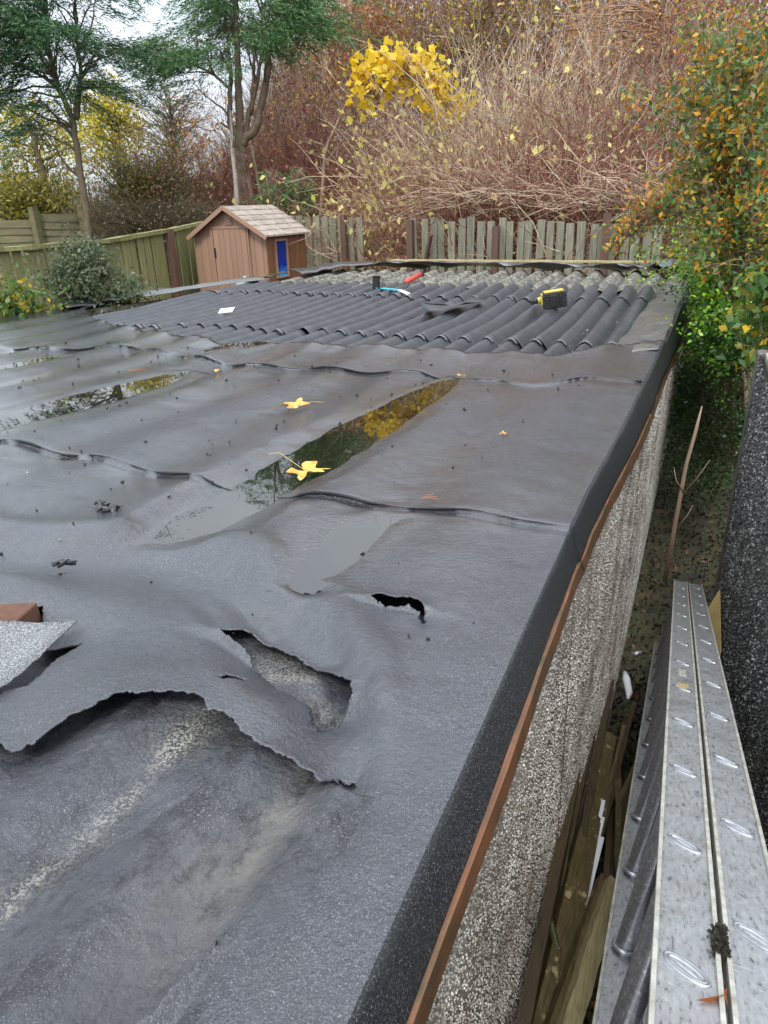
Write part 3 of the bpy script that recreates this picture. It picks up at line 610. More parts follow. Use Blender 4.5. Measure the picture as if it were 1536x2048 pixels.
# black beads added along the laps to draw the overlaps' shadow lines
M = Mat('lap_shadow', .18); M.col((.006, .006, .007)); M.bump(M.noise(60, 3), .5, .004); LAPDARK = M.m
def bead(xs, yf_, down=True, w_=.0035):
    P = []
    for x in xs:
        y = float(yf_(np.array([x]))[0]); z = float(felt_h(np.array([[x]]), np.array([[y+.006]]))[0, 0]); P.append((x, y, z+.0005))
    if down:
        y = P[-1][1]; cx0 = float(creasex(y)); zb_ = float(verge_z(y))
        for q in (.03, .2, .5, .8, 1.0): P.append((cx0+.044*q+.004, y+.004*math.sin(q*5)-.012*q, P[-1][2]*0+float(base(y))+(zb_-float(base(y)))*q))
    n_ = len(P); b_ = MB(); b_.tube(P, w_*np.clip(.8+1.6*vnoise(np.arange(n_)*.23, np.full(n_, 2.), 5)+.5*vnoise(np.arange(n_)*.9, np.full(n_, 7.), 6), .12, 1.6), 6); b_.build('lap_shadow_bead', LAPDARK, GA, True)
bead(np.linspace(-2.6, -.245, 150), seam1); bead(np.linspace(-4.4, -.215, 170), seam2, w_=.004)
# puddles
for i, (k, poly) in enumerate(PUD.items()):
    P = np.array(poly); c = P.mean(0); P2 = c+(P-c)*1.05; P2 = P2+.05*np.sign(P-c)
    # subdivide the outline and fill as a sheet at the water level
    bx0, by0 = P2.min(0); bx1, by1 = P2.max(0); nx_ = max(6, int((bx1-bx0)/.012)); ny_ = max(6, int((by1-by0)/.02))
    XX, YY = np.meshgrid(np.linspace(bx0, bx1, nx_), np.linspace(by0, by1, ny_)); s_ = polysd(poly, XX, YY)[0]; idp = gridF(nx_, ny_)
    ok = (s_.ravel()[idp].min(1) < .035); Fp = idp[ok]; us, iv = np.unique(Fp, return_inverse=True)
    o = mesh('puddle', np.stack([XX, YY, water_z(YY, k)+0*XX], -1).reshape(-1, 3)[us], iv.reshape(-1, 4), WATER, None, True)
    tag(o, kind='structure')

# ------------------------------------------------------------------ things on the roof
# brick in the hollow at the left
BRICK = wood('brick_red', (.09, .038, .02), (.17, .075, .04), (.06, .03, .02), .5, (1, 1, 1), 40, .7)
t = T('brick', on(-1.29, .86, -.03), 'red brown brick end showing under lifted felt at the left edge', 'brick')
b_ = MB(); b_.box(on(-1.30, .865, -.025), (.16, .075, .05), [[.96, .25, .1], [-.25, .96, 0], [-.1, 0, 1]]); b_.build('brick_body', BRICK, t, bevel=.004)
# folded felt flap showing pale underside
M = Mat('pale_grit_felt', .75); M.col(M.ramp(M.noise(350, 3, .7), [(.35, (.05, .052, .055)), (.5, (.15, .155, .16)), (.65, (.40, .41, .41))])); M.bump(M.noise(350, 3), .5, .0015); PALEF = M.m
def flap(name, outline, label, mat, dz=.01, curl=.02, group=None, cat='felt scrap', seed=1, parts=False):
    P = rough_poly(outline, .0025, .012, seed); c = P.mean(0); r_ = np.linalg.norm(P-c, axis=1).max()
    rings = [1, .75, .5, .25]; V = []
    hz = lambda x, y: float(base(y))+dz
    for q in rings:
        for p in P:
            z = c+(p-c)*q; V.append((z[0], z[1], hz(z[0], z[1])+curl*q*q*(.5+.5*math.sin(math.atan2(*(p-c))*2+seed))))
    n = len(P); V.append((c[0], c[1], hz(*c)))
    F = [[k*n+i, k*n+(i+1) % n, (k+1)*n+(i+1) % n, (k+1)*n+i] for k in range(3) for i in range(n)]+[[3*n+i, 3*n+(i+1) % n, 4*n] for i in range(n)]
    me = MB().add(V, F).build(name, mat, None, True)
    for k, v in (('wet', .3), ('grit', .8), ('silt', 0), ('pale', 0), ('valley', 0)):
        a = me.data.attributes.new(k, 'FLOAT', 'POINT'); a.data.foreach_set('value', np.full(len(V), v, np.float32))
    s = me.modifiers.new('t', 'SOLIDIFY'); s.thickness = .003; s.offset = 0
    return tag(me, label, cat, group)
flap('felt_scrap', [(-1.42,.70),(-1.25,.80),(-1.146,.845),(-1.083,.885),(-1.07,.80),(-1.052,.726),(-1.044,.66),(-1.10,.60),(-1.35,.55)], 'pale pointed tongue of folded felt at the left edge below the brick', PALEF, .006, .02, seed=2)
flap('felt_scrap', [(-2.25,6.02),(-2.03,6.05),(-1.86,6.42),(-1.72,6.36),(-1.80,6.15),(-1.95,5.82),(-2.08,5.78)], 'pointed black felt offcut lying across the corrugated sheets', BLACK, .045, .03, seed=4)
def scraps(name, pts, label):
    b_ = MB()
    for (x, y, L, a) in pts:
        P = []
        for i in range(7):
            q = i/6-.5; P.append((x+math.cos(a+q)*L*q, y+math.sin(a+q)*L*q, float(base(y))+.016+.008*math.cos(q*9)))
        n = len(P); V = P+[(p[0]+.008, p[1]+.012, p[2]+.006*math.sin(i)) for i, p in enumerate(P)]
        b_.add(V, [[i, i+1, n+i+1, n+i] for i in range(n-1)])
    o = b_.build(name, BLACK, None, True); s = o.modifiers.new('t', 'SOLIDIFY'); s.thickness = .004
    tag(o, label, 'felt scrap')
fs = lambda px, py: tuple(atz(px, py, 2.11)[:2])
x, y = fs(195, 1022); scraps('felt_scrap', [(x, y, .08, -.6), (x+.03, y-.012, .06, .4), (x-.02, y+.02, .05, 0), (x+.055, y+.0, .05, -1.2)], 'twisted black felt shreds curled together left of the near puddle')
x, y = fs(120, 1145); scraps('felt_scrap', [(x, y, .05, .5), (x+.012, y+.004, .04, .9)], 'small curled black felt shred nearest the left edge below the twisted shreds')
# maple leaves
def leafpoly():
    P = []
    lob = [(90, 1.0), (40, .92), (140, .92), (-8, .72), (188, .72)]
    ang = np.linspace(-60, 240, 91)
    for a in ang:
        r_ = .42
        for (c_, l_) in lob: r_ = max(r_, l_*max(0, 1-abs(a-c_)/30)**.75*.98, (l_*.72)*max(0, 1-abs(abs(a-c_)-14)/8)**.8)
        P.append((r_*math.cos(math.radians(a)), r_*math.sin(math.radians(a))))
    return P
LP = leafpoly()
M = Mat('yellow_maple', .45); c = M.ramp(M.noise(35, 5), [(.3, (.36, .15, .03)), (.5, (.68, .36, .06)), (.75, (.82, .56, .18))]); M.col(c); M.bump(M.noise(60, 4), .6, .003); MAPLE = M.m
M = Mat('leaf_stalk', .5); M.col((.55, .38, .12)); STALK = M.m
def maple(x, y, s, rot, label, dz=.014, stretch=1, stalk=True, curl=.25, group='fallen leaves on the felt', mat=None):
    t = T('maple_leaf', on(x, y, dz), label, 'leaf', group)
    V = []; z0 = float(base(y))+dz; ca, sa = math.cos(rot), math.sin(rot)
    P = LP
    rings = [1, .6, .3]
    for q in rings:
        for (a, b) in P:
            a_, b_ = a*q*s/2, b*q*s/2*stretch; V.append((x+a_*ca-b_*sa, y+a_*sa+b_*ca, z0+curl*s*(q*q)*(.3+.3*math.sin(3*math.atan2(b, a)+rot*5))))
    n = len(P); V.append((x, y, z0))
    F = [[k*n+i, k*n+i+1, (k+1)*n+i+1, (k+1)*n+i] for k in range(2) for i in range(n-1)]+[[2*n+i, 2*n+i+1, 3*n] for i in range(n-1)]
    MB().add(V, F).build('blade', mat or MAPLE, t, True)
    if stalk:
        a = np.array([x, y, z0+.004]); d = np.array([sa, -ca, 0])*s
        MB().tube([a, a+d*.35+[0, 0, .02], a+d*.6+[0, 0, .035], a+d*.75+np.array([ca, sa, 0])*s*.12+[0, 0, .03]], .0011, 5).build('stalk', STALK, t)
maple(-1.12, 1.90, .20, -1.9, 'curled yellow maple leaf at the edge of the near puddle, its stalk upright', .012, curl=.16)
maple(-1.60, 2.70, .20, 1.2, 'flat yellow maple leaf with long stalk in the middle of the grey felt', .012, curl=.12)
maple(-.617, 2.55, .045, .6, 'tiny yellow leaf alone on the felt right of the long puddle', .012, stalk=False)
maple(-1.10, 3.55, .07, .2, 'pale leaf at the far end of the long puddle', .012, stalk=False)
maple(-2.45, 3.28, .07, .9, 'small brown leaf at the far tip of the left puddle', .012, stalk=False)
# needles
NEED = simple('brown_needle', (.30, .11, .05), .6)
for (px, py, lab) in ((842, 1002, 'forked brown pine needles lying right of the near puddle'), (1005, 738, 'brown pine needle on felt just before the corrugated sheets'), (255, 752, 'brown pine needles left of the long felt furrows')):
    p = atz(px, py, 2.10 if py > 900 else 2.04); z_ = float(base(p[1]))+.012; b_ = MB(); L = .05+.02*(py < 900)*3
    for a in (.6, 1.1, .2): b_.tube([(p[0], p[1], z_), (p[0]+math.cos(a)*L*.5, p[1]+math.sin(a)*L*.5, z_+.004), (p[0]+math.cos(a)*L, p[1]+math.sin(a)*L, z_)], .0012, 4)
    tag(b_.build('pine_needles', NEED), lab, 'pine needles')
# loose crumbs
DIRT = simple('dark_crumb', (.02, .018, .015), .8); CHIP = simple('pale_chip', (.33, .34, .33), .7)
b_ = MB(); b2 = MB()
for i in range(260):
    x = -.3-rng.random()*4.2; y = .35+rng.random()**1.3*3.6; s_ = rng.uniform(.0012, .0035)*(1+y*.4); z_ = float(felt_h(np.array([[x]]), np.array([[y]]))[0, 0])+s_*.4
    if y < 1: continue
    ax = unit(rng.normal(0, 1, (3, 3))); ax[1] = unit(np.cross(ax[0], ax[2])); ax[2] = np.cross(ax[0], ax[1])
    (b_ if i % 25 else b2).box((x, y, z_), (s_*2, s_, s_*.8), ax)
tag(b_.build('grit_crumbs', DIRT), kind='stuff')
for i in range(45):
    x = -.50-rng.random()*.05+(-.166*rng.integers(1, 3)+.08); y = 4.6+rng.random()*1.8; s_ = rng.uniform(.004, .014)
    ax = unit(rng.normal(0, 1, (3, 3))); ax[1] = unit(np.cross(ax[0], ax[2])); ax[2] = np.cross(ax[0], ax[1])
    b2.box((x, y, float(base(y))-.045), (s_*1.5, s_*1.3, s_*.3), ax)
tag(b2.build('stone_chips', CHIP), kind='stuff')
# tools
BLK = simple('black_plastic', (.018, .018, .02), .4, 0, .3, 30); YEL = simple('yellow_plastic', (.62, .50, .10), .4, 0, .1); CYAN = simple('turquoise_enamel', (.05, .50, .62), .35, 0, .12)
RED = simple('red_rubber', (.62, .07, .05), .45, 0, .12); STEEL = simple('worn_steel', (.18, .18, .19), .35, .8, .3, 30)
zr = lambda y: float(base(y))-.012
t = T('pry_bar', (-2.9, 7.0, zr(7)), 'turquoise pry bar with black claw head lying across the ribs', 'pry bar')
A = np.array([-3.18, 7.22, zr(7.2)+.03]); B = np.array([-2.66, 6.86, zr(6.9)+.035]); d = B-A
b_ = MB(); b_.bar(A, A+d*.7+[0, 0, .012], .045, .014, seg=8); b_.build('blue_shaft', CYAN, t, bevel=.004)
b_ = MB(); b_.bar(A+d*.7+[0, 0, .012], B+[0, 0, -.018], .055, .010, seg=4); b_.build('white_tip', WHITEP, t, bevel=.003)
b_ = MB(); b_.box(A+[-.02, .02, .035], (.07, .05, .12)); [b_.box(A+[-.045+.022*k, .02, .105], (.012, .04, .035)) for k in range(4)]; b_.bar(A+[-.02, .02, 0], A+d*.16, .05, .022); b_.build('claw_head', BLK, t, bevel=.004)
t = T('hammer', (-3.0, 7.6, zr(7.6)), 'red gripped hammer with steel shaft lying behind the pry bar', 'hammer')
A = np.array([-2.98, 7.12, zr(7.1)+.01]); Mid = np.array([-3.02, 7.62, zr(7.6)+.035]); B = np.array([-3.04, 8.20, zr(8.2)+.055])
b_ = MB(); b_.tube([A, Mid], .014, 8); b_.build('shaft', STEEL, t, True)
b_ = MB(); b_.tube([Mid, Mid+(B-Mid)*.1, Mid+(B-Mid)*.5, Mid+(B-Mid)*.9], [.02, .029, .026, .031], 12); b_.build('grip', RED, t, True)
b_ = MB(); b_.tube([Mid+(B-Mid)*.9, B, B+[0, .02, .0]], [.032, .036, .03], 12); b_.build('end_cap', BLK, t, True)
b_ = MB(); b_.tube([A+[-.07, -.02, -.005], A+[-.035, -.01, -.005], A+[.03, 0, -.005]], [.022, .018, .02], 10); b_.box(A+[.06, .01, -.005], (.07, .025, .02)); b_.build('head', BLK, t, True)
# cordless drill on its side, battery facing the viewer
c0 = np.array([-1.13, 6.28, float(base(6.28))+.075])
t = T('cordless_drill', c0, 'yellow and black cordless drill lying with its battery facing us', 'cordless drill')
ax = np.array([unit(np.array([.93, .36, .12])), unit(np.array([-.36, .93, .0])), [0, 0, 1.]]); ax[2] = np.cross(ax[0], ax[1])
P = lambda a, b, c: c0+ax[0]*a+ax[1]*b+ax[2]*c
b_ = MB(); b_.box(P(0, 0, 0), (.235, .11, .15), ax); 
for k in range(6): b_.box(P(-.12, -.01, -.055+.022*k), (.016, .11, .010), ax); b_.box(P(.12, -.01, -.055+.022*k), (.016, .11, .010), ax)
b_.box(P(-.02, -.058, .0), (.09, .012, .11), ax); b_.box(P(.055, -.062, .0), (.02, .016, .10), ax)
for k in range(5): b_.box(P(.095, -.058, -.05+.025*k), (.035, .010, .010), ax); b_.box(P(-.095, -.058, -.05+.025*k), (.035, .010, .010), ax)
b_.build('battery', BLK, t, bevel=.008)
b_ = MB(); b_.box(P(-.005, .03, .085), (.21, .11, .016), ax); b_.box(P(-.13, .05, .02), (.018, .07, .11), ax); b_.build('base_clip', YEL, t, bevel=.006)
b_ = MB(); b_.tube([P(-.02, .06, .01), P(-.07, .17, .01)], [.03, .033], 12); b_.build('handle', BLK, t, True)
b_ = MB(); b_.tube([P(-.17, .13, .0), P(-.12, .15, .0), P(.0, .19, .0)], [.026, .036, .036], 14); b_.build('motor_housing', YEL, t, True)
b_ = MB(); b_.tube([P(-.21, .115, .0), P(-.17, .13, .0)], [.022, .027], 14); b_.tube([P(.0, .19, .0), P(.03, .20, .0)], [.036, .025], 12); b_.build('chuck', BLK, t, True); t.scale = (.78, .78, .85)
# label sticker
t0 = dep(461, 628, 6.9); yy = 5.6; px_, py_ = -3.95, 5.55
LABR = simple('red_print', (.65, .12, .08), .5)
t = T('paper_label', on(px_, py_, .04), 'small white paper label with red print lying on the black ribs', 'label')
a1 = unit(np.array([.97, .10, .10])); a2 = unit(np.array([.1, .85, .5])); ctr = on(px_, py_, .035)
b_ = MB(); b_.prism([ctr-a1*.070-a2*.035, ctr+a1*.075-a2*.035, ctr+a1*.065+a2*.035, ctr-a1*.085+a2*.035], (0, 0, .002)); b_.build('label_paper', WHITEP, t)
b_ = MB(); nrm = np.cross(a1, a2)
for k in range(9): b_.box(ctr+a1*(-.06+.014*k)+a2*(.012+.004*(k % 3))+nrm*.004, (.006, .022-.004*(k % 2), .001), [a1, a2, nrm])
for k in range(6): b_.box(ctr+a1*(-.03+.014*k)-a2*.022+nrm*.004, (.009, .006, .001), [a1, a2, nrm])
b_.build('red_print', LABR, t)
# rounded metal lid behind the edge
cc = dep(491, 566, 9.6)
t = T('metal_lid', cc, 'rounded grey metal lid peeping over the roof edge in front of the shed', 'lid')
V = []; F = []
for i in range(7):
    a = i/6*math.pi/2
    for k in range(20): V.append((cc[0]+.16*math.cos(a)*math.cos(k*math.pi/10), cc[1]+.16*math.cos(a)*math.sin(k*math.pi/10), cc[2]-.05+.11*math.sin(a)))
MB().add(V, [[i*20+k, i*20+(k+1) % 20, i*20+20+(k+1) % 20, i*20+20+k] for i in range(6) for k in range(20)]).build('dome', ALU, t, True)
b_ = MB(); b_.tube([cc+[0, 0, -1.1], cc+[0, 0, -.05]], .15, 16); b_.build('drum', STEEL, t, True)
b_ = MB(); b_.tube([cc+[0, 0, .05], cc+[0, 0, .09]], [.02, .028], 10); b_.build('knob', ALU, t, True)

# ------------------------------------------------------------------ neighbour's garage
t = T('neighbour_garage', (1.5, 2, 0), 'dark wet pebbledash garage wall at the right edge beyond the ladder', 'garage')
V = []; yw = np.linspace(-.5, 3.98, 110); zw = np.linspace(-.2, 2.16, 50)
for y in yw:
    for z in zw: V.append((.312, y, z))
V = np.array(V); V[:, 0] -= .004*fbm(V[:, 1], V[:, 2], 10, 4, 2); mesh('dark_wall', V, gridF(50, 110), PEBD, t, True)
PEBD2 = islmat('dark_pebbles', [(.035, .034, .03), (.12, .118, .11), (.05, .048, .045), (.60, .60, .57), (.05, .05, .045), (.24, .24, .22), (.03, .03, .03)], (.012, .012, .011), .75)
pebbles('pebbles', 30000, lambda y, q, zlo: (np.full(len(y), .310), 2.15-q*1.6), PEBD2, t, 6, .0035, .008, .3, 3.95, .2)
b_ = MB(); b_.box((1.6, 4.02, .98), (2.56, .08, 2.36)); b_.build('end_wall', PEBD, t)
b_ = MB(); b_.box((.335, 4.03, .98), (.07, .11, 2.37)); b_.build('corner_post', POSTC, t, bevel=.01)
b_ = MB(); b_.box((1.63, 1.8, 2.17), (2.56, 4.5, .04)); b_.build('roof', ASB, t).data.attributes.new('valley', 'FLOAT', 'POINT')
b_ = MB(); b_.box((.36, 3.0, 2.12), (.06, 1.9, .11)); b_.build('pale_fascia', ALUE, t, bevel=.004)

# ------------------------------------------------------------------ ladder
LA = np.array([.109, .20, 2.302]); LB = np.array([.138, 3.70, .98])
ld = unit(LB-LA); L_ = np.linalg.norm(LB-LA)
up = np.array([0, -ld[2], ld[1]]); up = up if up[2] > 0 else -up; up = unit(up)
sx = unit(np.cross(ld, up)); sx = sx if sx[0] > 0 else -sx
rd = unit(-up*1.0-sx*.15); RL = .36                     # rungs run down and to the left
t = T('aluminium_ladder', LA, 'double aluminium extension ladder lying on edge between the two garages', 'ladder')
W1 = .066
def stile(name, c0, c1, wd, mats=(ALU, ALUE)):
    b_ = MB(); b_.bar(c0, c1, wd, .004, up=up); o = b_.build(name, mats[0], t)
    e = MB()
    for s_ in (-1, 1):
        e.bar(c0+sx*s_*(wd/2)+up*.001, c1+sx*s_*(wd/2)+up*.001, .0048, .011, up=up)
        e.bar(c0+sx*s_*(wd/2)-up*.012, c1+sx*s_*(wd/2)-up*.012, .0025, .018, up=up)
    e.build('stile_flange', mats[1], o)
    return o
secs = [(-W1/2-.002, 0, 0), (W1/2+.005, .10, -.018)]
for si, (off, ph, dl) in enumerate(secs):
    c0 = LA+sx*off-up*0; c1 = c0+ld*(L_+dl)
    st = stile('stile', c0, c1, W1-.004)
    lo0 = c0+rd*RL; st2 = stile('stile', lo0, c1+rd*RL, W1-.004)
    k = 0; s_ = .02+.28*.28+ph
    while s_ < L_-.03:
        p = c0+ld*s_+up*.003
        b_ = MB(); b_.tube([p-up*.006+rd*0, p-up*.006+rd*(RL-.005)], .019, 18, False); b_.build('rung', ALUT, t, True)
        # oval flared rung end: outer collar, dark hollow and rounded tongue, turned across the stile
        a1 = unit(sx*.9+ld*-.75*-1); a1 = unit(sx*.80-ld*.60*1.0); a2 = unit(np.cross(up, a1))
        V = []; F = []; n = 28; rr = [(.0275, .0125, -.001), (.0268, .0119, .0012), (.0256, .0108, .0012), (.0240, .0094, .0), (.0222, .0080, .0012), (.0205, .0064, .0010), (.0190, .0054, -.005)]
        for (ra, rb, h_) in rr:
            for q in range(n):
                a = q*2*math.pi/n; V.append(p+a1*ra*math.cos(a)+a2*rb*math.sin(a)+up*h_)
        F = [[i*n+q, i*n+(q+1) % n, i*n+n+(q+1) % n, i*n+n+q] for i in range(len(rr)-1) for q in range(n)]; F.append([(len(rr)-1)*n+q for q in range(n)])
        MB().add(V, F).build('rung_collar', ALUB, t, True)
        V = []; 
        for i in range(6):
            a = i/5*math.pi/2
            for q in range(16):
                b = q*math.pi/8; V.append(p+a1*.0168*math.cos(a)**.6*math.cos(b)+a2*.0024*math.cos(a)*math.sin(b)+up*(-.004+.0045*math.sin(a)))
        MB().add(V, [[i*16+q, i*16+(q+1) % 16, i*16+16+(q+1) % 16, i*16+16+q] for i in range(5) for q in range(16)]).build('rung_tongue', ALUB, t, True)
        pr_ = p+rd*(RL-.011); V = []
        for q in range(16):
            b = q*math.pi/8
            for r_, h_ in ((.019, 0), (.0235, .002), (.0245, -.004)): V.append(pr_+sx*r_*math.cos(b)+ld*r_*math.sin(b)-rd*h_)
        MB().add(V, [[q*3+j, ((q+1) % 16)*3+j, ((q+1) % 16)*3+j+1, q*3+j+1] for q in range(16) for j in range(2)]).build('rung_ring', ALUB, t, True)
        s_ += .28; k += 1
# stamped plate on the near section
pp = LA+sx*(-W1/2)+ld*1.66+up*.003; b_ = MB()
for k in range(3): b_.box(pp+sx*(-.012+.010*k), (.0012, .07, .0012), [sx, ld, up])
for k in range(5): b_.box(pp+ld*(-.03+.015*k), (.018, .0012, .0012), [sx, ld, up])
b_.build('stamped_plate', ALUE, t)
b_ = MB(); b_.box(pp+ld*-.14, (.026, .045, .001), [sx, ld, up]); b_.build('worn_sticker', YPLY, t)
# moss and a dead leaf caught between the stiles
MOSS = leafmat('black_moss', [(.010, .009, .006), (.03, .026, .014), (.015, .012, .01)], .9, 0)
pm = LA+ld*.44+sx*.004+up*.004; n = 900
cc = pm+ld*rng.uniform(-.022, .022, n)[:, None]-sx*np.abs(rng.normal(0, .005, n))[:, None]+up*np.abs(rng.normal(0, .004, n))[:, None]
tag(leafmesh('moss_clump', cc, .006, MOSS, None, wr=.8), 'black moss clump caught against the flange between the two ladder stiles', 'moss')
DRYL = leafmat('dry_leaf', [(.28, .07, .03), (.34, .11, .04), (.22, .08, .03)], .6, .2)
pm = LA+ld*.36+sx*.002+up*.006
tag(leafmesh('dead_leaf', np.array([pm, pm+ld*.006]), .034, DRYL, None, axis=np.tile(-ld-sx*.4, (2, 1)), wr=.22, big=True), 'curled rust brown dead leaf touching the moss on the ladder', 'leaf')

# ------------------------------------------------------------------ timber and litter in the gap
def plank(px0, py0, d0, px1, py1, d1, wd, th, mat, label, name='plank', cat='plank', up_=(0, 0, 1), seg=14, jit=.0012, group=None):
    a = dep(px0, py0, d0); b = dep(px1, py1, d1); b = b+(b-a)*.12
    o = MB().bar(a, b, wd, th, up=up_, seg=seg, jit=jit).build(name, mat, None, False)
    return tag(o, label, cat, group)
GR = 'timber offcuts stacked in the gap'
plank(1186, 1400, 3.6, 1052, 2048, 1.62, .030, .16, GAPWOOD, 'dark wet board standing against the pebbledash wall', group=GR)
plank(1222, 1372, 3.9, 1172, 1640, 2.6, .028, .08, GAPWOOD, 'thin black board tip rising above the mossy plank', group=GR)
plank(1217, 1472, 3.45, 1092, 2048, 1.62, .068, .035, MOSSWOOD, 'wide mossy plank with pale flakes beside the dark board', group=GR, up_=(.35, 0, 1))
plank(1268, 1412, 3.7, 1180, 1760, 2.4, .022, .045, GAPWOOD, 'slim dark batten leaning highest next to the ladder', group=GR)
plank(1236, 1540, 3.1, 1236, 1775, 2.25, .022, .03, MOSSWOOD, 'short upright mossy batten just left of the ladder', group=GR)
plank(1224, 1768, 2.05, 1135, 2060, 1.5, .040, .035, BATTEN, 'pale split batten nearest the camera beside the ladder', group=GR, up_=(.5, 0, 1))
plank(1203, 1758, 2.09, 1098, 2060, 1.53, .020, .034, MOSSWOOD, 'narrow brown batten lying tight against the pale split batten', group=GR, up_=(.5, 0, 1))
plank(1196, 1430, 3.4, 1118, 1780, 2.2, .018, .07, GAPWOOD, 'second dark board, between the wall board and the mossy plank', group=GR)
plank(1248, 1455, 3.5, 1205, 1640, 2.7, .020, .03, MOSSWOOD, 'mossy batten end between the mossy plank and the slim dark batten', group=GR)
GW = 'white plastic trims among the timber'
plank(1207, 1602, 2.7, 1160, 1830, 2.2, .013, .010, WHITEP, 'white plastic trim reaching farthest up between the planks', 'plastic_trim', 'trim', group=GW, jit=0)
plank(1206, 1636, 2.6, 1150, 1880, 2.15, .012, .010, WHITEP, 'second white plastic trim, between the longest and the broad one', 'plastic_trim', 'trim', group=GW, jit=0)
plank(1204, 1676, 2.45, 1140, 1930, 2.0, .015, .010, WHITEP, 'broad white plastic trim with stepped end among the planks', 'plastic_trim', 'trim', group=GW, jit=0)
plank(1193, 1768, 2.15, 1138, 1975, 1.75, .010, .008, WHITEP, 'thin white plastic trim nearest the camera', 'plastic_trim', 'trim', group=GW, jit=0)
# plywood sheet behind
q = [dep(1285, 1488, 3.3), dep(1290, 1640, 2.9), dep(1195, 1900, 2.3), dep(1215, 1640, 3.0)]
tag(MB().prism(q, (.008, 0, -.008)).build('plywood_sheet', PLY), 'tan plywood sheet leaning behind the battens left of the ladder', 'plywood')
q = [dep(1438, 1180, 3.6), dep(1440, 1300, 3.2), dep(1432, 1345, 3.1), dep(1411, 1225, 3.5)]
tag(MB().prism(q, (.006, 0, 0)).build('board_offcut', YPLY), 'yellow board offcut wedged between ladder and dark wall', 'board')
# knot/bark hook on the mossy plank
b_ = MB(); a = dep(1100, 1815, 1.95); b_.tube([a, dep(1098, 1835, 1.92), dep(1112, 1890, 1.86), dep(1120, 1900, 1.84)], [.006, .011, .009, .003], 8)
tag(b_.build('bark_hook', DARKWOOD, None, True), 'hooked piece of bark between the dark board and the mossy plank', 'bark')
# white bottle/rag
a = dep(1250, 1345, 3.9); b_ = MB(); b_.tube([a, dep(1253, 1360, 3.85), dep(1258, 1385, 3.8), dep(1256, 1398, 3.77)], [.012, .022, .02, .006], 10)
tag(b_.build('plastic_bottle', WHITEP, None, True), 'dirty white plastic bottle upright in the dark gap', 'bottle')
a = dep(1272, 1308, 4.1); b_ = MB(); b_.tube([a+[-.03, 0, 0], a, a+[.03, .01, .01]], [.008, .02, .01], 9)
tag(b_.build('crumpled_foil', ALU, None, True), 'small crumpled silver foil in the gap beyond the bottle', 'foil')
# leaf litter
LIT = leafmat('litter', [(.010, .008, .005), (.02, .011, .006), (.035, .018, .008), (.008, .006, .004), (.012, .009, .005), (.20, .10, .04)], .6, .1)
n = 8200; yl_ = rng.uniform(1.2, 9.4, n); cc = np.stack([-.2+rng.random(n)*np.where(yl_ > 4.1, 1.5, .5), yl_, np.abs(rng.normal(.03, .03, n))], -1)
tag(leafmesh('leaf_litter', cc, .042, LIT, None, wr=.5), kind='stuff')
# sapling
t = T('sapling', (.1, 4.6, 0), 'bare brown sapling stem growing in the dark gap', 'sapling')
p = [dep(1330, 1165, 4.9), dep(1348, 1060, 4.75), dep(1372, 930, 4.6), dep(1392, 860, 4.5), dep(1404, 812, 4.45)]
MB().tube(p, [.016, .014, .012, .011, .004], 8).build('stem', TWIG, t, True)
for q in ([(1368, 985, 4.65), (1395, 955, 4.6), (1420, 920, 4.5)], [(1368, 985, 4.65), (1352, 960, 4.6), (1348, 935, 4.6)], [(1355, 1055, 4.75), (1375, 1030, 4.7), (1386, 1010, 4.7)]):
    MB().tube([dep(*z) for z in q], [.004, .0035, .002], 5).build('twig', TWIG, t, True)

# ------------------------------------------------------------------ fences
def fence(name, pts, label, mat, height=1.8, pitch=.15, bw=.10, posts=(), postmat=POST, rail=True, gaptop=.0, lean=.01, cat='fence', low=True):
    t = T(name, pts[0]-np.array([0, 0, height]), label, cat); P = np.array(pts); s = np.r_[0, np.cumsum(np.linalg.norm(np.diff(P[:, :2], axis=0), axis=1))]
    b_ = MB(); x = .05
    while x < s[-1]:
        p = np.array([np.interp(x, s, P[:, k]) for k in range(3)]); q = np.array([np.interp(min(x+.01, s[-1]+.01), s, P[:, k]) for k in range(3)]); d = unit(P[-1]-P[0]) if np.allclose(p, q) else unit(q-p)
        side = np.array([d[1], -d[0], 0]); ht = rng.normal(0, .015); le = d*rng.normal(0, lean)
        a = p+[0, 0, -height]; e = p+[0, 0, -gaptop+ht]+le
        b_.bar(a, e, .018, bw*rng.uniform(.9, 1.05), up=d); x += pitch*rng.uniform(.93, 1.07)
    b_.build('boards', mat, t)
    if rail:
        r_ = MB()
        for i in range(len(P)-1):
            d = unit(P[i+1]-P[i]); side = np.array([d[1], -d[0], 0])
            for dz in (.0,) if gaptop == 0 else (.0,):
                r_.bar(P[i]+side*.02+[0, 0, .0], P[i+1]+side*.02, .10, .05, seg=8, jit=.003)
            if low: r_.bar(P[i]+side*-.04+[0, 0, -.9], P[i+1]-side*.04+[0, 0, -.9], .04, .08)
        r_.build('top_rail', mat, t)
    for (px, py, d_, h_) in posts:
        p = at(px, py, d_); MB().box(p+[0, 0, -h_/2], (.09, .09, h_)).build('post', postmat, t)
    return t
lf = [at(-420, 520, 8.3), at(0, 499, 9.3), at(210, 482, 10.4), at(340, 460, 11.6), at(398, 447, 12.4), at(470, 440, 13.3)]
fence('board_fence', lf, 'green tinted vertical board fence running behind the bush and the shed', FENCEG, 1.75, .165, .13, [(337, 458, 11.45, 1.8), (176, 540, 9.9, 1.2)])
bf = [at(560, 432, 13.0), at(640, 433, 12.6), at(720, 434, 12.2)]
fence('picket_fence', bf, 'short run of grey green pickets just right of the shed', FENCEB, 1.7, .16, .12, [(686, 430, 12.2, 1.8)], rail=False)
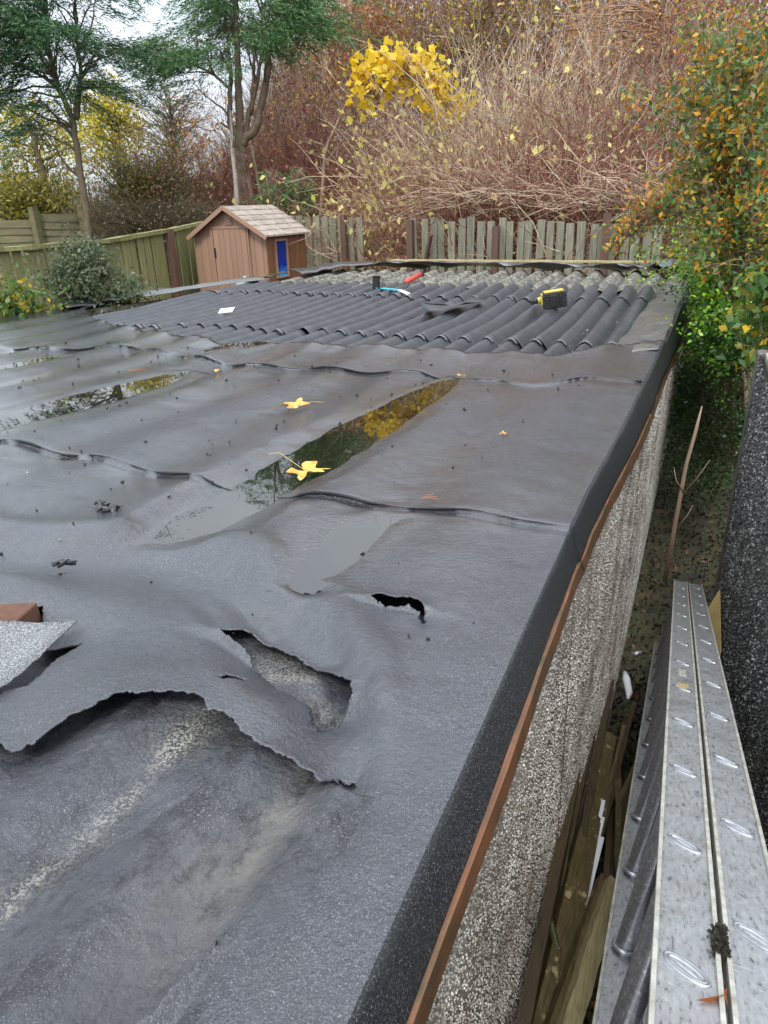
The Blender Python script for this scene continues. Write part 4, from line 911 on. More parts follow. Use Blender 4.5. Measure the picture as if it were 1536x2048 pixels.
bf2 = [at(822, 436, 11.2), at(1000, 440, 10.7), at(1160, 446, 10.2), at(1330, 452, 9.7)]
fence('picket_fence', bf2, 'long weathered picket fence with brown posts behind the roof', FENCEB, 1.7, .147, .105, [(820, 440, 11.1, 1.9), (992, 452, 10.6, 1.7), (1216, 426, 9.9, 1.8)], lean=.02, rail=False)
a = at(862, 470, 10.9); tag(MB().bar(a, a+np.array([-.22, .08, -.8]), .03, .12, up=(0, 1, 0)).build('loose_board', POST), 'loose brown board leaning askew on the picket fence', 'board')
# lap panel fence far left
t = T('lap_panel_fence', at(0, 440, 15), 'old horizontal lap panel fence far left behind the board fence', 'fence')
for (xa, ya, xb, yb) in ((-200, 446, 62, 440), (72, 428, 160, 430), (168, 470, 240, 474)):
    A = at(xa, ya, 15.2); B = at(xb, yb, 15.2); b_ = MB()
    for k in range(14): b_.bar(A-[0, 0, .06+.12*k], B-[0, 0, .06+.12*k], .015, .135, up=(0, .25, 1), seg=6, jit=.004)
    b_.build('lap_panel', PANEL, t)
for px in (66, 164): p = at(px, 420, 15.1); MB().box(p-[0, 0, .9], (.12, .12, 1.9)).build('post', PANEL, t)

# ------------------------------------------------------------------ shed
Mc = at(532, 469, 10.8); zE = Mc[2]; uu = unit(np.array([-1, .05, 0])); vv = unit(np.array([.05, 1, 0])); sw, sl_ = 1.31, 1.13; zG = .85; rz = .385
S0 = Mc.copy()
t = T('garden_shed', (S0[0]-.6, S0[1]+.5, zG), 'brown plastic garden shed with lit gable, blue window and tiled roof', 'shed')
def sp(a, b, z): return np.array([S0[0]+uu[0]*a+vv[0]*b, S0[1]+uu[1]*a+vv[1]*b, z])
ov = .04
b_ = MB(); b_.add([sp(ov, ov, zG), sp(sw-ov, ov, zG), sp(sw-ov, ov, zE), sp(ov, ov, zE), sp(sw/2, ov, zE+rz-.03)], [(0, 1, 2, 4, 3)]); b_.build('gable_wall', SHEDL, t)
b_ = MB(); b_.add([sp(ov, ov, zG), sp(ov, sl_-ov, zG), sp(ov, sl_-ov, zE+.02), sp(ov, ov, zE+.02)], [(0, 1, 2, 3)]); b_.build('side_wall', SHEDD, t)
b_ = MB(); b_.add([sp(sw-ov, ov, zG), sp(sw-ov, sl_-ov, zG), sp(sw-ov, sl_-ov, zE), sp(sw-ov, ov, zE), sp(ov, sl_-ov, zG), sp(ov, sl_-ov, zE), sp(sw/2, sl_-ov, zE+rz-.03)], [(0, 1, 2, 3), (4, 1, 2, 6, 5)]); b_.build('rear_walls', SHEDD, t)
# vertical grooves as shallow battens
b_ = MB(); g_ = MB()
for k in range(9):
    a = .10+k*(sw-.2)/8; zt = zE-.02
    b_.box(sp(a+.055, ov-.004, (zG+zt)/2), (.098, .010, zt-zG), [uu, vv, [0, 0, 1]])
b_.build('wall_boards', SHEDL, t, bevel=.003)
b_ = MB()
for k in range(7):
    b_.box(sp(ov-.004, .10+k*(sl_-.16)/6.5, (zG+zE)/2), (.010, .138, zE-zG-.02), [uu, vv, [0, 0, 1]])
b_.build('side_boards', SHEDD, t, bevel=.003)
b_ = MB()
for k in range(6): b_.box(sp(.40+k*.098, ov-.022, (zG+zE+.10)/2), (.094, .02, zE-zG+.06), [uu, vv, [0, 0, 1]])
dd = b_.build('door', SHEDL, t, bevel=.003)
b_ = MB(); b_.box(sp(.965, ov-.024, (zG+zE+.10)/2), (.035, .03, zE-zG+.10), [uu, vv, [0, 0, 1]]); b_.box(sp(.325, ov-.024, (zG+zE+.10)/2), (.03, .03, zE-zG+.10), [uu, vv, [0, 0, 1]]); b_.box(sp(.65, ov-.024, zE+.10), (.66, .03, .035), [uu, vv, [0, 0, 1]]); b_.build('door_frame', SHEDL, t, bevel=.004)
b_ = MB(); b_.box(sp(.925, ov-.045, zE-.24), (.018, .02, .13), [uu, vv, [0, 0, 1]]); b_.build('handle', BLK, dd)
b_ = MB(); b_.box(sp(sw/2, ov-.006, zE+.205), (.13, .014, .16), [uu, vv, [0, 0, 1]])
for k in range(6): b_.box(sp(sw/2, ov-.018, zE+.145+.024*k), (.105, .012, .012), [uu, vv, [0, 0, 1]])
b_.build('vent', SHEDL, t, bevel=.002)
# window
w0, w1, z0_, z1_ = .24, .53, zE-.60, zE-.09
b_ = MB()
for (a, c_, la, lc) in (((w0+w1)/2, z1_, w1-w0, .03), ((w0+w1)/2, z0_, w1-w0, .03), (w0, (z0_+z1_)/2, .03, z1_-z0_+.03), (w1, (z0_+z1_)/2, .03, z1_-z0_+.03)):
    b_.box(sp(ov-.016, a, c_), (.03, la, lc), [uu, vv, [0, 0, 1]])
wf = b_.build('window_frame', SHEDL, t, bevel=.003)
M = Mat('blue_pane', .15); co = M.n('ShaderNodeSeparateXYZ'); M.l(M.co, co.inputs[0])
c = M.ramp(M.math('ADD', M.math('MULTIPLY', M.math('SUBTRACT', co.outputs[2], z0_-zG), 1/(z1_-z0_)), M.math('MULTIPLY', M.noise(14, 4), .25)), [(.20, (.01, .34, .85)), (.40, (.008, .035, .28)), (.95, (.010, .03, .20))]); M.col(c)  # pane colour goes from bright blue at the bottom to navy above
b_ = MB(); b_.box(sp(ov-.008, (w0+w1)/2, (z0_+z1_)/2), (.008, w1-w0, z1_-z0_), [uu, vv, [0, 0, 1]]); b_.build('pane', M.m, wf)
# roof planes with tile courses
for sgn in (0, 1):
    b_ = MB(); n = 6
    for k in range(n):
        f0, f1 = k/n, (k+1)/n
        def rp(f, b, dz=0):
            a = (-.04+(sw/2+.04)*f) if sgn == 0 else (sw+.04-(sw/2+.04)*f); return sp(a, b, zE-.02+(rz+.02)*f+dz)
        V = [rp(f0, -.06, .012), rp(f0, sl_+.04, .012), rp(f1, sl_+.04, .0), rp(f1, -.06, .0), rp(f0, -.06, -.012), rp(f0, sl_+.04, -.012), rp(f1, sl_+.04, -.02), rp(f1, -.06, -.02)]
        b_.add(V, [(0, 1, 2, 3), (4, 7, 6, 5), (0, 4, 5, 1), (0, 3, 7, 4), (1, 5, 6, 2)])
    b_.build('roof_panel', SHEDR, t)
b_ = MB(); b_.bar(sp(-.05, -.07, zE-.045), sp(sw/2, -.07, zE+rz-.02), .02, .06); b_.bar(sp(sw+.05, -.07, zE-.045), sp(sw/2, -.07, zE+rz-.02), .02, .06); b_.build('bargeboard', SHEDL, t, bevel=.003)

# ------------------------------------------------------------------ vegetation
G_DK = leafmat('dark_conifer', [(.015, .048, .028), (.03, .085, .042), (.055, .14, .06), (.12, .22, .07), (.022, .07, .037)], .5, .15)
G_LT = leafmat('green_conifer', [(.03, .085, .04), (.055, .15, .06), (.10, .22, .08), (.19, .28, .09), (.035, .11, .05)], .5, .2)
L_YEL = leafmat('yellow_leaves', [(.55, .42, .03), (.70, .58, .08), (.45, .38, .04), (.30, .33, .05), (.75, .62, .15)])
L_MAP = leafmat('maple_yellow', [(.80, .58, .05), (.92, .74, .16), (.86, .66, .10), (.74, .50, .05), (.70, .62, .14)], .5, .45)
L_PALE = leafmat('pale_yellow_leaves', [(.74, .68, .20), (.85, .78, .32), (.68, .60, .26), (.78, .60, .30), (.60, .64, .18)], .5, .4)
L_OR = leafmat('orange_leaves', [(.58, .24, .08), (.70, .34, .10), (.50, .27, .13), (.64, .44, .16), (.42, .18, .10)])
L_RED = leafmat('purple_red_leaves', [(.24, .06, .07), (.36, .11, .11), (.18, .05, .06), (.42, .20, .15), (.30, .13, .09)])
L_OL = leafmat('olive_leaves', [(.13, .14, .025), (.22, .21, .04), (.32, .28, .05), (.10, .10, .025), (.40, .34, .06), (.18, .13, .05)])
L_BRN = leafmat('brown_leaves', [(.24, .15, .09), (.36, .24, .13), (.17, .10, .07), (.42, .31, .18), (.34, .15, .12)])
L_COT = leafmat('shrub_leaves', [(.06, .13, .05), (.09, .20, .06), (.16, .27, .08), (.10, .17, .09), (.24, .30, .08), (.06, .12, .06), (.50, .22, .04), (.62, .34, .04), (.07, .14, .04), (.60, .42, .06), (.45, .13, .05)])
L_PRV = leafmat('privet_leaves', [(.07, .20, .02), (.15, .34, .03), (.30, .50, .05), (.42, .58, .08), (.10, .25, .03), (.03, .10, .015)], .32, .3)
L_PRVD = leafmat('deep_green_leaves', [(.012, .045, .01), (.03, .09, .015), (.05, .13, .02), (.02, .06, .012)], .3, .2)
L_GREY = leafmat('greygreen_leaves', [(.05, .08, .035), (.10, .14, .07), (.17, .20, .13), (.07, .10, .05), (.22, .23, .12)])
L_CHK = leafmat('mixed_green_leaves', [(.05, .12, .03), (.10, .20, .05), (.07, .15, .05), (.18, .24, .06), (.55, .35, .04)])
def twigset(name, S, D, L, mat, parent, r0=.008, K=7, bend=(0, 0, -.25), wob=.05, sides=3):
    P = stems(S, D, L, K, bend, wob); R = np.linspace(1, .25, K)[None]*(r0*np.sqrt(np.asarray(L)/np.mean(L)))[:, None]
    V, F = tubes(P, R, sides); mesh(name, V, F, mat, parent); return P
def tree(name, label, cat, trunk, rad, bark, blobs, leaf, lsize, nleaf, nbr=60, group=None, wr=.5, droop=.1, twigmat=None, clump=.16, trunkname='trunk', tw_r=.010, sub=4, extra=()):
    trunk = [np.array(p) for p in trunk]; t = T(name, trunk[0], label, cat, group)
    tp = np.array(trunk); K = len(tp); q = np.linspace(0, K-1, K*5); TT = np.stack([np.interp(q, np.arange(K), tp[:, k]) for k in range(3)], -1)
    TT[1:-1] += rng.normal(0, rad*.10, (len(TT)-2, 3))
    b_ = MB(); b_.tube(TT, np.linspace(rad, rad*.35, len(TT)), 9)
    for e in extra:
        e = np.array([np.array(p) for p in e[0]]), e[1]; n = len(e[0]); q = np.linspace(0, n-1, n*5); EE = np.stack([np.interp(q, np.arange(n), e[0][:, k]) for k in range(3)], -1); EE[1:-1] += rng.normal(0, e[1]*.14, (len(EE)-2, 3))
        b_.tube(EE, np.linspace(e[1], e[1]*.3, len(EE)), 7); TT = np.vstack([TT, EE[len(EE)//3:]])
    b_.build(trunkname, bark, t, True)
    # boughs reach out to random points of the crown volume
    bl = np.array([[*b[0], *(b[1] if hasattr(b[1], '__len__') else (b[1],)*3)] for b in blobs]); wts = bl[:, 3]*bl[:, 4]*bl[:, 5]; wts /= wts.sum()
    def pts(n, k=1):
        i = rng.choice(len(bl), n, p=wts); u_ = unit(rng.normal(0, 1, (n, 3)))*rng.random((n, 1))**.42*k; return bl[i, :3]+u_*bl[i, 3:]
    E = pts(nbr); j = np.argmin(np.linalg.norm((TT[None]-E[:, None])*[1, 1, 1.0]+np.array([0, 0, .5]), axis=2)+rng.uniform(0, 1.1, (nbr, len(TT))), axis=1); S = TT[j]; D = E-S; L = np.linalg.norm(D, axis=1)
    P = twigset('boughs', S, D+[0, 0, .15], L, twigmat or bark, t, r0=tw_r*1.6, K=8, bend=(0, 0, -.12), wob=.035, sides=4)
    # twigs off the boughs
    n2 = nbr*sub; bi = rng.integers(0, nbr, n2); ki = rng.integers(3, 8, n2); S2 = P[bi, ki]; D2 = unit(P[bi, ki]-P[bi, ki-2])+rng.normal(0, .6, (n2, 3)); L2 = L[bi]*rng.uniform(.15, .4, n2)
    P2 = twigset('twigs', S2, D2, L2, twigmat or bark, t, r0=tw_r*.5, K=5, bend=(0, 0, -.2), wob=.08)
    src = np.vstack([P2[:, 2:].reshape(-1, 3), P[:, 5:].reshape(-1, 3)])
    ii = rng.integers(0, len(src), nleaf); cc = src[ii]+rng.normal(0, clump, (nleaf, 3))
    leafmesh('crown', cc, lsize, leaf, t, droop=droop, wr=wr); return t, src
def conifer(name, label, trunk, rad, bark, blobs, ncl, leaf, extra=(), per=85, group=None, spread=.58):
    t, src = tree(name, label, 'tree', trunk, rad, bark, blobs, leaf, .03, 10, nbr=110, extra=extra, tw_r=.012, sub=5, group=group)
    for o in list(t.children):
        if o.name.startswith('crown'): bpy.data.objects.remove(o)
    # flat drooping sprays: each an axis with short blades either side
    ii = rng.integers(0, len(src), ncl); A = src[ii]; out_ = A-np.array(trunk[-1])*[1, 1, 0]-[0, 0, 0]; out_[:, 2] = 0; out_ = unit(out_)+rng.normal(0, .5, (ncl, 3)); out_[:, 2] = rng.normal(.0, .14, ncl); out_ = unit(out_)
    L = rng.uniform(.5, 1.2, ncl)*spread*1.6; tt = rng.random((ncl, per, 1)); side = unit(np.cross(out_, [0, 0, 1.]))
    cc = A[:, None]+out_[:, None]*tt*L[:, None, None]+side[:, None]*rng.normal(0, 1, (ncl, per, 1))*(L[:, None, None]*.22)*(1.1-tt)+np.array([0, 0, -1.])*(tt**2*.35*L[:, None, None])+rng.normal(0, .02, (ncl, per, 3))
    ax = out_[:, None]+side[:, None]*rng.normal(0, .6, (ncl, per, 1))+np.array([0, 0, -.35]); cc = cc.reshape(-1, 3)
    leafmesh('crown', cc, .095, leaf, t, wr=.15, axis=ax.reshape(-1, 3)); return t
D1 = 14.5
# left conifer, its trunk leaning
conifer('conifer_tree', 'dark green conifer at far left with a leaning bare brown trunk', [at(184, 560, D1), at(176, 440, D1), at(158, 330, D1), at(146, 240, D1), at(115, 170, D1), at(96, 90, D1), at(90, -40, D1)], .072, BARK,
        [(at(40, 20, D1), (1.4, 1.2, .8)), (at(160, 95, D1-.3), (.9, 1, .35)), (at(20, 170, D1), (1.1, 1, .45)), (at(60, -60, D1), (1.3, 1.4, .8)), (at(185, 30, D1), (.5, .5, .45)), (at(170, 195, D1), (.7, .7, .16)), (at(205, 140, D1), (.7, .7, .12)), (at(30, 90, D1), (1.1, 1, .5)), (at(60, 220, D1), (.9, .8, .14))], 560, G_DK,
        extra=[([at(152, 240, D1), at(162, 150, D1), at(150, 40, D1)], .05)])
# second thin trunks at the left
# central multi-stemmed conifer
D2 = 15.5
conifer('conifer_tree', 'multi-stemmed green conifer rising behind the shed, trunk wrapped in ivy', [at(492, 500, D2), at(490, 400, D2), at(484, 330, D2), at(480, 285, D2), at(478, 200, D2), at(474, 120, D2), at(470, 0, D2)], .13, BARK,
        [(at(520, 0, D2), (1.5, 1.3, .6)), (at(440, 50, D2), (1.2, 1.1, .45)), (at(350, 90, D2), (.9, .8, .20)), (at(530, -70, D2), (1.3, 1.4, .7)), (at(600, 20, D2), (.7, .7, .5)), (at(400, 130, D2-.3), (.9, .7, .28)), (at(310, 110, D2), (.7, .6, .20)), (at(520, 75, D2-.4), (1.0, .9, .35)), (at(300, 20, D2), (.3, .3, .3))], 640, G_LT,
        extra=[([at(482, 290, D2), at(510, 255, D2), at(532, 170, D2), at(548, 60, D2), at(556, -40, D2)], .10), ([at(482, 285, D2), at(458, 240, D2), at(462, 150, D2), at(450, 20, D2)], .07), ([at(486, 290, D2), at(505, 200, D2), at(508, 90, D2)], .06), ([at(484, 270, D2), at(440, 245, D2)], .045), ([at(500, 230, D2), at(520, 130, D2), at(524, 20, D2)], .05), ([at(462, 180, D2), at(430, 150, D2), at(380, 125, D2), at(330, 112, D2)], .03), ([at(505, 500, D2-.1), at(500, 380, D2), at(492, 300, D2)], .10)])
t = T('birch_tree', at(476, 500, 15.1), 'slender white birch stem standing in front of the conifer trunk', 'tree')
MB().tube([at(478, 520, 15.1), at(474, 400, 15.1), at(470, 345, 15.1), at(464, 300, 15.1), at(461, 220, 15.1)], [.055, .05, .042, .035, .02], 9).build('trunk', BIRCH, t, True)
P = twigset('crown_twigs', np.tile(at(464, 300, 15.1), (14, 1)), rng.normal(0, .5, (14, 3))+[0, 0, .8], rng.uniform(.5, 1.3, 14), OLTWIG, t, .006)
t = T('young_tree', at(525, 500, 14.6), 'thin green stem leaning beside the conifer trunk above the shed', 'tree')
MB().tube([at(528, 500, 14.6), at(524, 410, 14.6), at(512, 340, 14.6), at(503, 290, 14.6)], [.035, .03, .026, .018], 7).build('trunk', OLTWIG, t, True)
# background trees
D3 = 21
tree('yellow_tree', 'yellow leaved tree between the left conifer and the sky gap', 'tree', [at(240, 520, 22), at(238, 380, 22), at(235, 250, 22)], .12, BARK, [(at(225, 200, 22), (1.0, 1, .9)), (at(240, 260, 22), (1.1, 1, .8)), (at(205, 160, 22), (.5, .5, .4)), (at(170, 250, 22), (.8, .8, .9))], L_YEL, .11, 3600, 50, group='background trees', twigmat=OLTWIG)
tree('yellow_tree', 'dark trunked tree with sparse yellow leaves at the far left edge', 'tree', [at(105, 520, 19), at(88, 360, 19), at(70, 290, 19), at(45, 215, 19)], .11, BARK, [(at(20, 260, 19.5), (1.2, 1, .9)), (at(90, 240, 20), (1.1, 1, .7)), (at(0, 340, 20), (1, 1, .7)), (at(120, 300, 20), (.8, .8, .7))], L_YEL, .10, 2600, 70, group='background trees', twigmat=OLTWIG)
tree('olive_bush', 'tall olive green bush behind the far left fence panels', 'bush', [at(60, 520, 18), at(60, 430, 18)], .06, OLTWIG, [(at(30, 390, 18), (1.5, 1, .6)), (at(110, 400, 18), (1.2, 1, .5)), (at(60, 340, 18.5), (1.5, 1, .5))], L_OL, .10, 4200, 110, group='background bushes')
tree('olive_bush', 'dense brown and olive bush between the left conifer and the shed', 'bush', [at(290, 540, 17), at(290, 430, 17)], .05, OLTWIG, [(at(250, 380, 17), (1.1, 1, .75)), (at(330, 360, 17), (1.1, 1, .9)), (at(400, 400, 17), (.7, 1, .6)), (at(290, 300, 17.5), (1.1, 1, .5)), (at(220, 330, 17), (.7, .7, .6))], L_OL, .075, 5200, 420, group='background bushes', sub=6, tw_r=.007)
tree('brown_bush', 'leafless brown twiggy bush just behind the green board fence', 'bush', [at(330, 560, 15), at(330, 460, 15)], .04, OLTWIG, [(at(260, 420, 15), (1.0, .6, .35)), (at(360, 410, 15), (.9, .6, .45)), (at(430, 420, 15), (.5, .5, .3)), (at(210, 430, 15), (.6, .5, .25))], L_BRN, .055, 1500, 420, group='background bushes', sub=5, tw_r=.006)
tree('pale_twig_tree', 'bare fine twigged tree against the pale sky left of the conifer', 'tree', [at(350, 480, 21), at(345, 330, 21), at(340, 200, 21)], .07, OLTWIG, [(at(340, 210, 21), (1.2, 1, 1.0)), (at(400, 260, 21), (.9, .8, .9)), (at(300, 260, 21), (.8, .8, .7))], L_BRN, .05, 1800, 200, group='background trees', sub=7, tw_r=.008)
tree('orange_tree', 'orange brown leaved tree right of the multi-stemmed conifer', 'tree', [at(700, 480, 22), at(705, 300, 22), at(715, 150, 22), at(720, 20, 22)], .11, BARK, [(at(740, 90, 22), (1.3, 1, 1.1)), (at(690, 150, 22), (.9, .8, .8)), (at(790, 130, 22), (.9, .8, .7)), (at(760, 40, 22), (.8, .8, .5))], L_OR, .10, 6500, 120, group='background trees', twigmat=TWIG)
tree('bare_tree', 'bare branched tree with a few yellow leaves at the top centre', 'tree', [at(900, 460, 20), at(930, 220, 20), at(960, 60, 20), at(1010, -120, 20)], .12, BARK, [(at(900, 60, 20), (1.8, 1.2, 1.1)), (at(1000, 20, 20), (1.8, 1.2, 1.0)), (at(820, 40, 20), (1.2, 1, .9)), (at(1100, -30, 20), (1.5, 1, .8))], L_YEL, .10, 1500, 190, group='background trees', sub=7, twigmat=TWIG, tw_r=.011)
tree('bare_tree', 'bare branched tree at the top right behind the orange leaved shrub', 'tree', [at(1330, 420, 15), at(1330, 150, 15), at(1320, -60, 15)], .10, BARK, [(at(1300, 30, 15), (1.6, 1, 1.0)), (at(1450, 20, 15), (1.5, 1, .9)), (at(1200, 60, 15.5), (1.1, 1, .8))], L_OR, .075, 2200, 160, group='background trees', sub=6, twigmat=TWIG, tw_r=.009)
# maple branch with large yellow leaves
t, _ = tree('maple_tree', 'maple bough with large bright yellow leaves hanging in the middle', 'tree', [at(640, 440, 14.0), at(650, 300, 14), at(720, 150, 13.5), at(820, 130, 13.2)], .035, TWIG, [(at(750, 145, 13.2), (.38, .3, .18)), (at(718, 215, 13.2), (.12, .2, .34)), (at(815, 125, 13.3), (.30, .3, .14)), (at(850, 175, 13.3), (.22, .3, .22)), (at(895, 215, 13.4), (.24, .3, .26)), (at(790, 180, 13.4), (.3, .3, .10))], L_MAP, .135, 760, 60, twigmat=TWIG, clump=.10, wr=.9, tw_r=.006)
# dogwood thicket: many shrubs of arching stems
def thicket(px, py, d, h, spread, n, mat, mat2, leafm, nl, label, cat='shrub', lean=(0, 0), grp='dogwood shrubs behind the fence', r0=.008, wid=.6, lsz=.075):
    b0 = at(px, py, d); b0[2] = float(gz(np.array([[b0[0]]]), np.array([[b0[1]]]))[0, 0]); t = T('dogwood_shrub', b0, label, cat, grp)
    rt = np.array([RIGHT[0], RIGHT[1], 0]); rt = unit(rt); fw = np.array([-rt[1], rt[0], 0])
    S = b0+rt*rng.normal(0, wid, (n, 1))+fw*rng.normal(.25, .35, (n, 1))
    D = rt*rng.normal(lean[0], spread, (n, 1))+fw*rng.normal(.02, spread*.45, (n, 1))+np.array([0, 0, 1.]); L = h*rng.uniform(.45, 1.1, n)
    P = twigset('stems', S, D, L, mat, t, r0, 8, (0, 0, -.22), .035)
    n2 = n*6; bi = rng.integers(0, n, n2); ki = rng.integers(2, 8, n2); D2 = unit(P[bi, ki]-P[bi, ki-2])+rng.normal(0, .42, (n2, 3))
    P2 = twigset('side_twigs', P[bi, ki], D2, L[bi]*rng.uniform(.12, .38, n2), mat2, t, r0*.55, 5, (0, 0, -.05), .07)
    n3 = n*9; bi = rng.integers(0, n2, n3); ki = rng.integers(1, 5, n3); D3_ = unit(P2[bi, ki]-P2[bi, ki-1])+rng.normal(0, .55, (n3, 3))
    P3 = twigset('fine_twigs', P2[bi, ki], D3_, rng.uniform(.12, .4, n3), mat2 if rng.random() < .5 else mat, t, r0*.33, 4, (0, 0, 0), .09)
    src = np.vstack([P2.reshape(-1, 3), P3.reshape(-1, 3)]); ii = rng.integers(0, len(src), nl)
    leafmesh('leaves', src[ii]+rng.normal(0, .03, (nl, 3)), lsz, leafm, t, droop=.6, wr=.6); return t
SH = [
 (395, 430, 17.5, 2.9, .36, 240, REDTWIG, TWIG, L_OR, 2600, 'russet leaved dogwood left of the conifer trunk behind the shed'),
 (460, 430, 17.0, 2.6, .40, 240, REDTWIG, REDTWIG, L_RED, 2600, 'dusky pink dogwood directly behind the conifer trunk'),
 (550, 430, 18.0, 4.2, .34, 300, REDTWIG, TWIG, L_OR, 4200, 'tall orange pink dogwood between the conifer and the orange tree'),
 (600, 430, 15.5, 2.6, .38, 260, REDTWIG, REDTWIG, L_RED, 2600, 'dull red twiggy dogwood directly right of the conifer trunk'),
 (690, 430, 16.5, 3.4, .36, 300, REDTWIG, REDTWIG, L_RED, 3800, 'purple red dogwood with small dark leaves below the orange tree'),
 (700, 440, 14.0, 1.9, .42, 260, REDTWIG, TWIG, L_PALE, 800, 'red stemmed dogwood with pale leaves behind the short pickets'),
 (790, 440, 13.2, 2.3, .42, 320, TWIG, REDTWIG, L_PALE, 520, 'arching dogwood filling the gap between the two picket runs'),
 (880, 440, 15.2, 3.4, .36, 340, REDTWIG, TWIG, L_PALE, 520, 'dogwood below the yellow maple bough, dark red inside'),
 (930, 440, 12.6, 2.3, .48, 340, TANTWIG, REDTWIG, L_PALE, 260, 'tan stemmed dogwood spilling over the left of the long pickets'),
 (1040, 440, 13.2, 3.5, .34, 420, TANTWIG, TANTWIG, L_PALE, 300, 'tall straw coloured dogwood rising highest in the thicket middle'),
 (1090, 445, 12.0, 2.3, .50, 380, TANTWIG, REDTWIG, L_PALE, 170, 'low tangled dogwood overhanging the middle of the long pickets'),
 (1180, 445, 12.8, 3.4, .36, 380, TANTWIG, TWIG, L_PALE, 260, 'upright pale stemmed dogwood right of the tallest one'),
 (1270, 450, 11.6, 2.4, .44, 300, TANTWIG, REDTWIG, L_PALE, 150, 'brown dogwood at the right end of the picket fence'),
 (1360, 450, 13.0, 3.6, .36, 320, REDTWIG, REDTWIG, L_RED, 1500, 'dark crimson dogwood behind the orange leaved shrub'),
 (1480, 450, 12.5, 3.6, .36, 260, TWIG, REDTWIG, L_OR, 1100, 'brown dogwood at the far right behind the orange shrub'),
]
for a in SH: a = list(a); a[3] *= 1.22; a[9] = int(a[9]*3.4) if a[8] is L_PALE else a[9]; thicket(*a, lsz=.12 if a[8] is L_PALE else .08, r0=.011 if a[6] is TANTWIG else .008)
b0 = at(1060, 440, 11.0); t = T('bramble_tangle', b0, 'tangle of thin drooping stems resting on top of the long picket fence', 'shrub')
n = 520; k_ = rng.random(n); A_, B_ = at(830, 428, 11.3), at(1330, 446, 9.9); S = A_+(B_-A_)*k_[:, None]+rng.normal(0, .12, (n, 3))*[1, 1, .7]+[.2, .75, .15]
Pt = twigset('stems', S, rng.normal(0, .7, (n, 3))*[1.5, .4, .3]+[0, -.05, .6], rng.uniform(.5, 1.5, n), TANTWIG, t, .008, 8, (0, 0, -.35), .06)
bi = rng.integers(0, n, 2200); ki = rng.integers(2, 8, 2200); twigset('fine_stems', Pt[bi, ki], rng.normal(0, 1, (2200, 3))+[0, 0, -.3], rng.uniform(.15, .5, 2200), REDTWIG, t, .004, 5, (0, 0, -.3), .1)
# far woodland reading as one mass
n = 40000; rt = unit(np.array([RIGHT[0], RIGHT[1], 0])); 
px = rng.uniform(-150, 1650, n); d = rng.uniform(19, 30, n); 
th = np.arctan((px-768)/1546)-math.radians(23.83); S = np.stack([np.sin(th)*d, np.cos(th)*d], -1); zg = gz(S[:, 0][None], S[:, 1][None])[0]
hmax = np.interp(px, [-150, 200, 260, 420, 620, 720, 1650], [2.0, 1.9, 1.3, 1.6, 6.5, 9.5, 11.0])
S = np.column_stack([S, zg+rng.random(n)*hmax*.85])
twd = T('far_wood', (0, 24, 0), None, None); del_keys = [k for k in ('label', 'category') if k in twd]; twd['kind'] = 'stuff'
for k, (lm, cl) in enumerate(((REDTWIG, (px > 560)), (OLTWIG, (px <= 620)), (TWIG, (px > 300)))):
    sel_ = cl & (rng.random(n) < .6); idx_ = np.where(sel_)[0]; twigset('twigs', S[idx_], rng.normal(0, .35, (len(idx_), 3))+[0, 0, 1], rng.uniform(.5, 1.8, len(idx_)), lm, twd, .008, 5, (0, 0, -.1), .08)
for lm, lo, hi, n4, sz in ((L_RED, 560, 1000, 9000, .10), (L_BRN, 560, 1650, 26000, .11), (L_OL, -150, 520, 12000, .10), (L_YEL, -150, 330, 4500, .11), (L_OR, 640, 1650, 26000, .11), (L_YEL, 640, 1500, 9000, .11), (L_PALE, 560, 1500, 6000, .09), (L_OL, 620, 1650, 14000, .10)):
    ok = np.where((px > lo) & (px < hi))[0]; ii = rng.choice(ok, n4); leafmesh('leaves', S[ii]+rng.normal(0, .3, (n4, 3)), sz, lm, twd, wr=.6)
# pale yellow leaves hanging near the fence gap belong to a vine like dogwood; near right shrubs
tree('cotoneaster_shrub', 'large arching shrub at the right with green and orange leaves', 'shrub', [at(1500, 900, 5.6), at(1490, 650, 5.7), at(1470, 420, 5.8), at(1440, 260, 5.9)], .035, TWIG,
     [(at(1480, 330, 5.6), (.40, .5, .32)), (at(1400, 300, 5.9), (.30, .4, .14)), (at(1500, 180, 5.8), (.35, .5, .35)), (at(1400, 390, 5.8), (.30, .4, .13)), (at(1300, 450, 6.2), (.28, .25, .05)), (at(1250, 485, 6.3), (.12, .15, .035)), (at(1530, 420, 5.4), (.35, .4, .25)), (at(1440, 470, 5.8), (.32, .3, .10)), (at(1330, 210, 6.2), (.30, .3, .10)), (at(1470, 60, 6.0), (.4, .5, .20)), (at(1420, 110, 6.2), (.35, .4, .10)), (at(1370, 330, 6.2), (.2, .3, .08)), (at(1230, 490, 6.3), (.10, .12, .03)), (at(1290, 440, 6.3), (.2, .2, .05)), (at(1360, 380, 6.2), (.25, .2, .08))],
     L_COT, .050, 9000, 170, twigmat=TWIG, clump=.05, wr=.52, tw_r=.0045, sub=6)
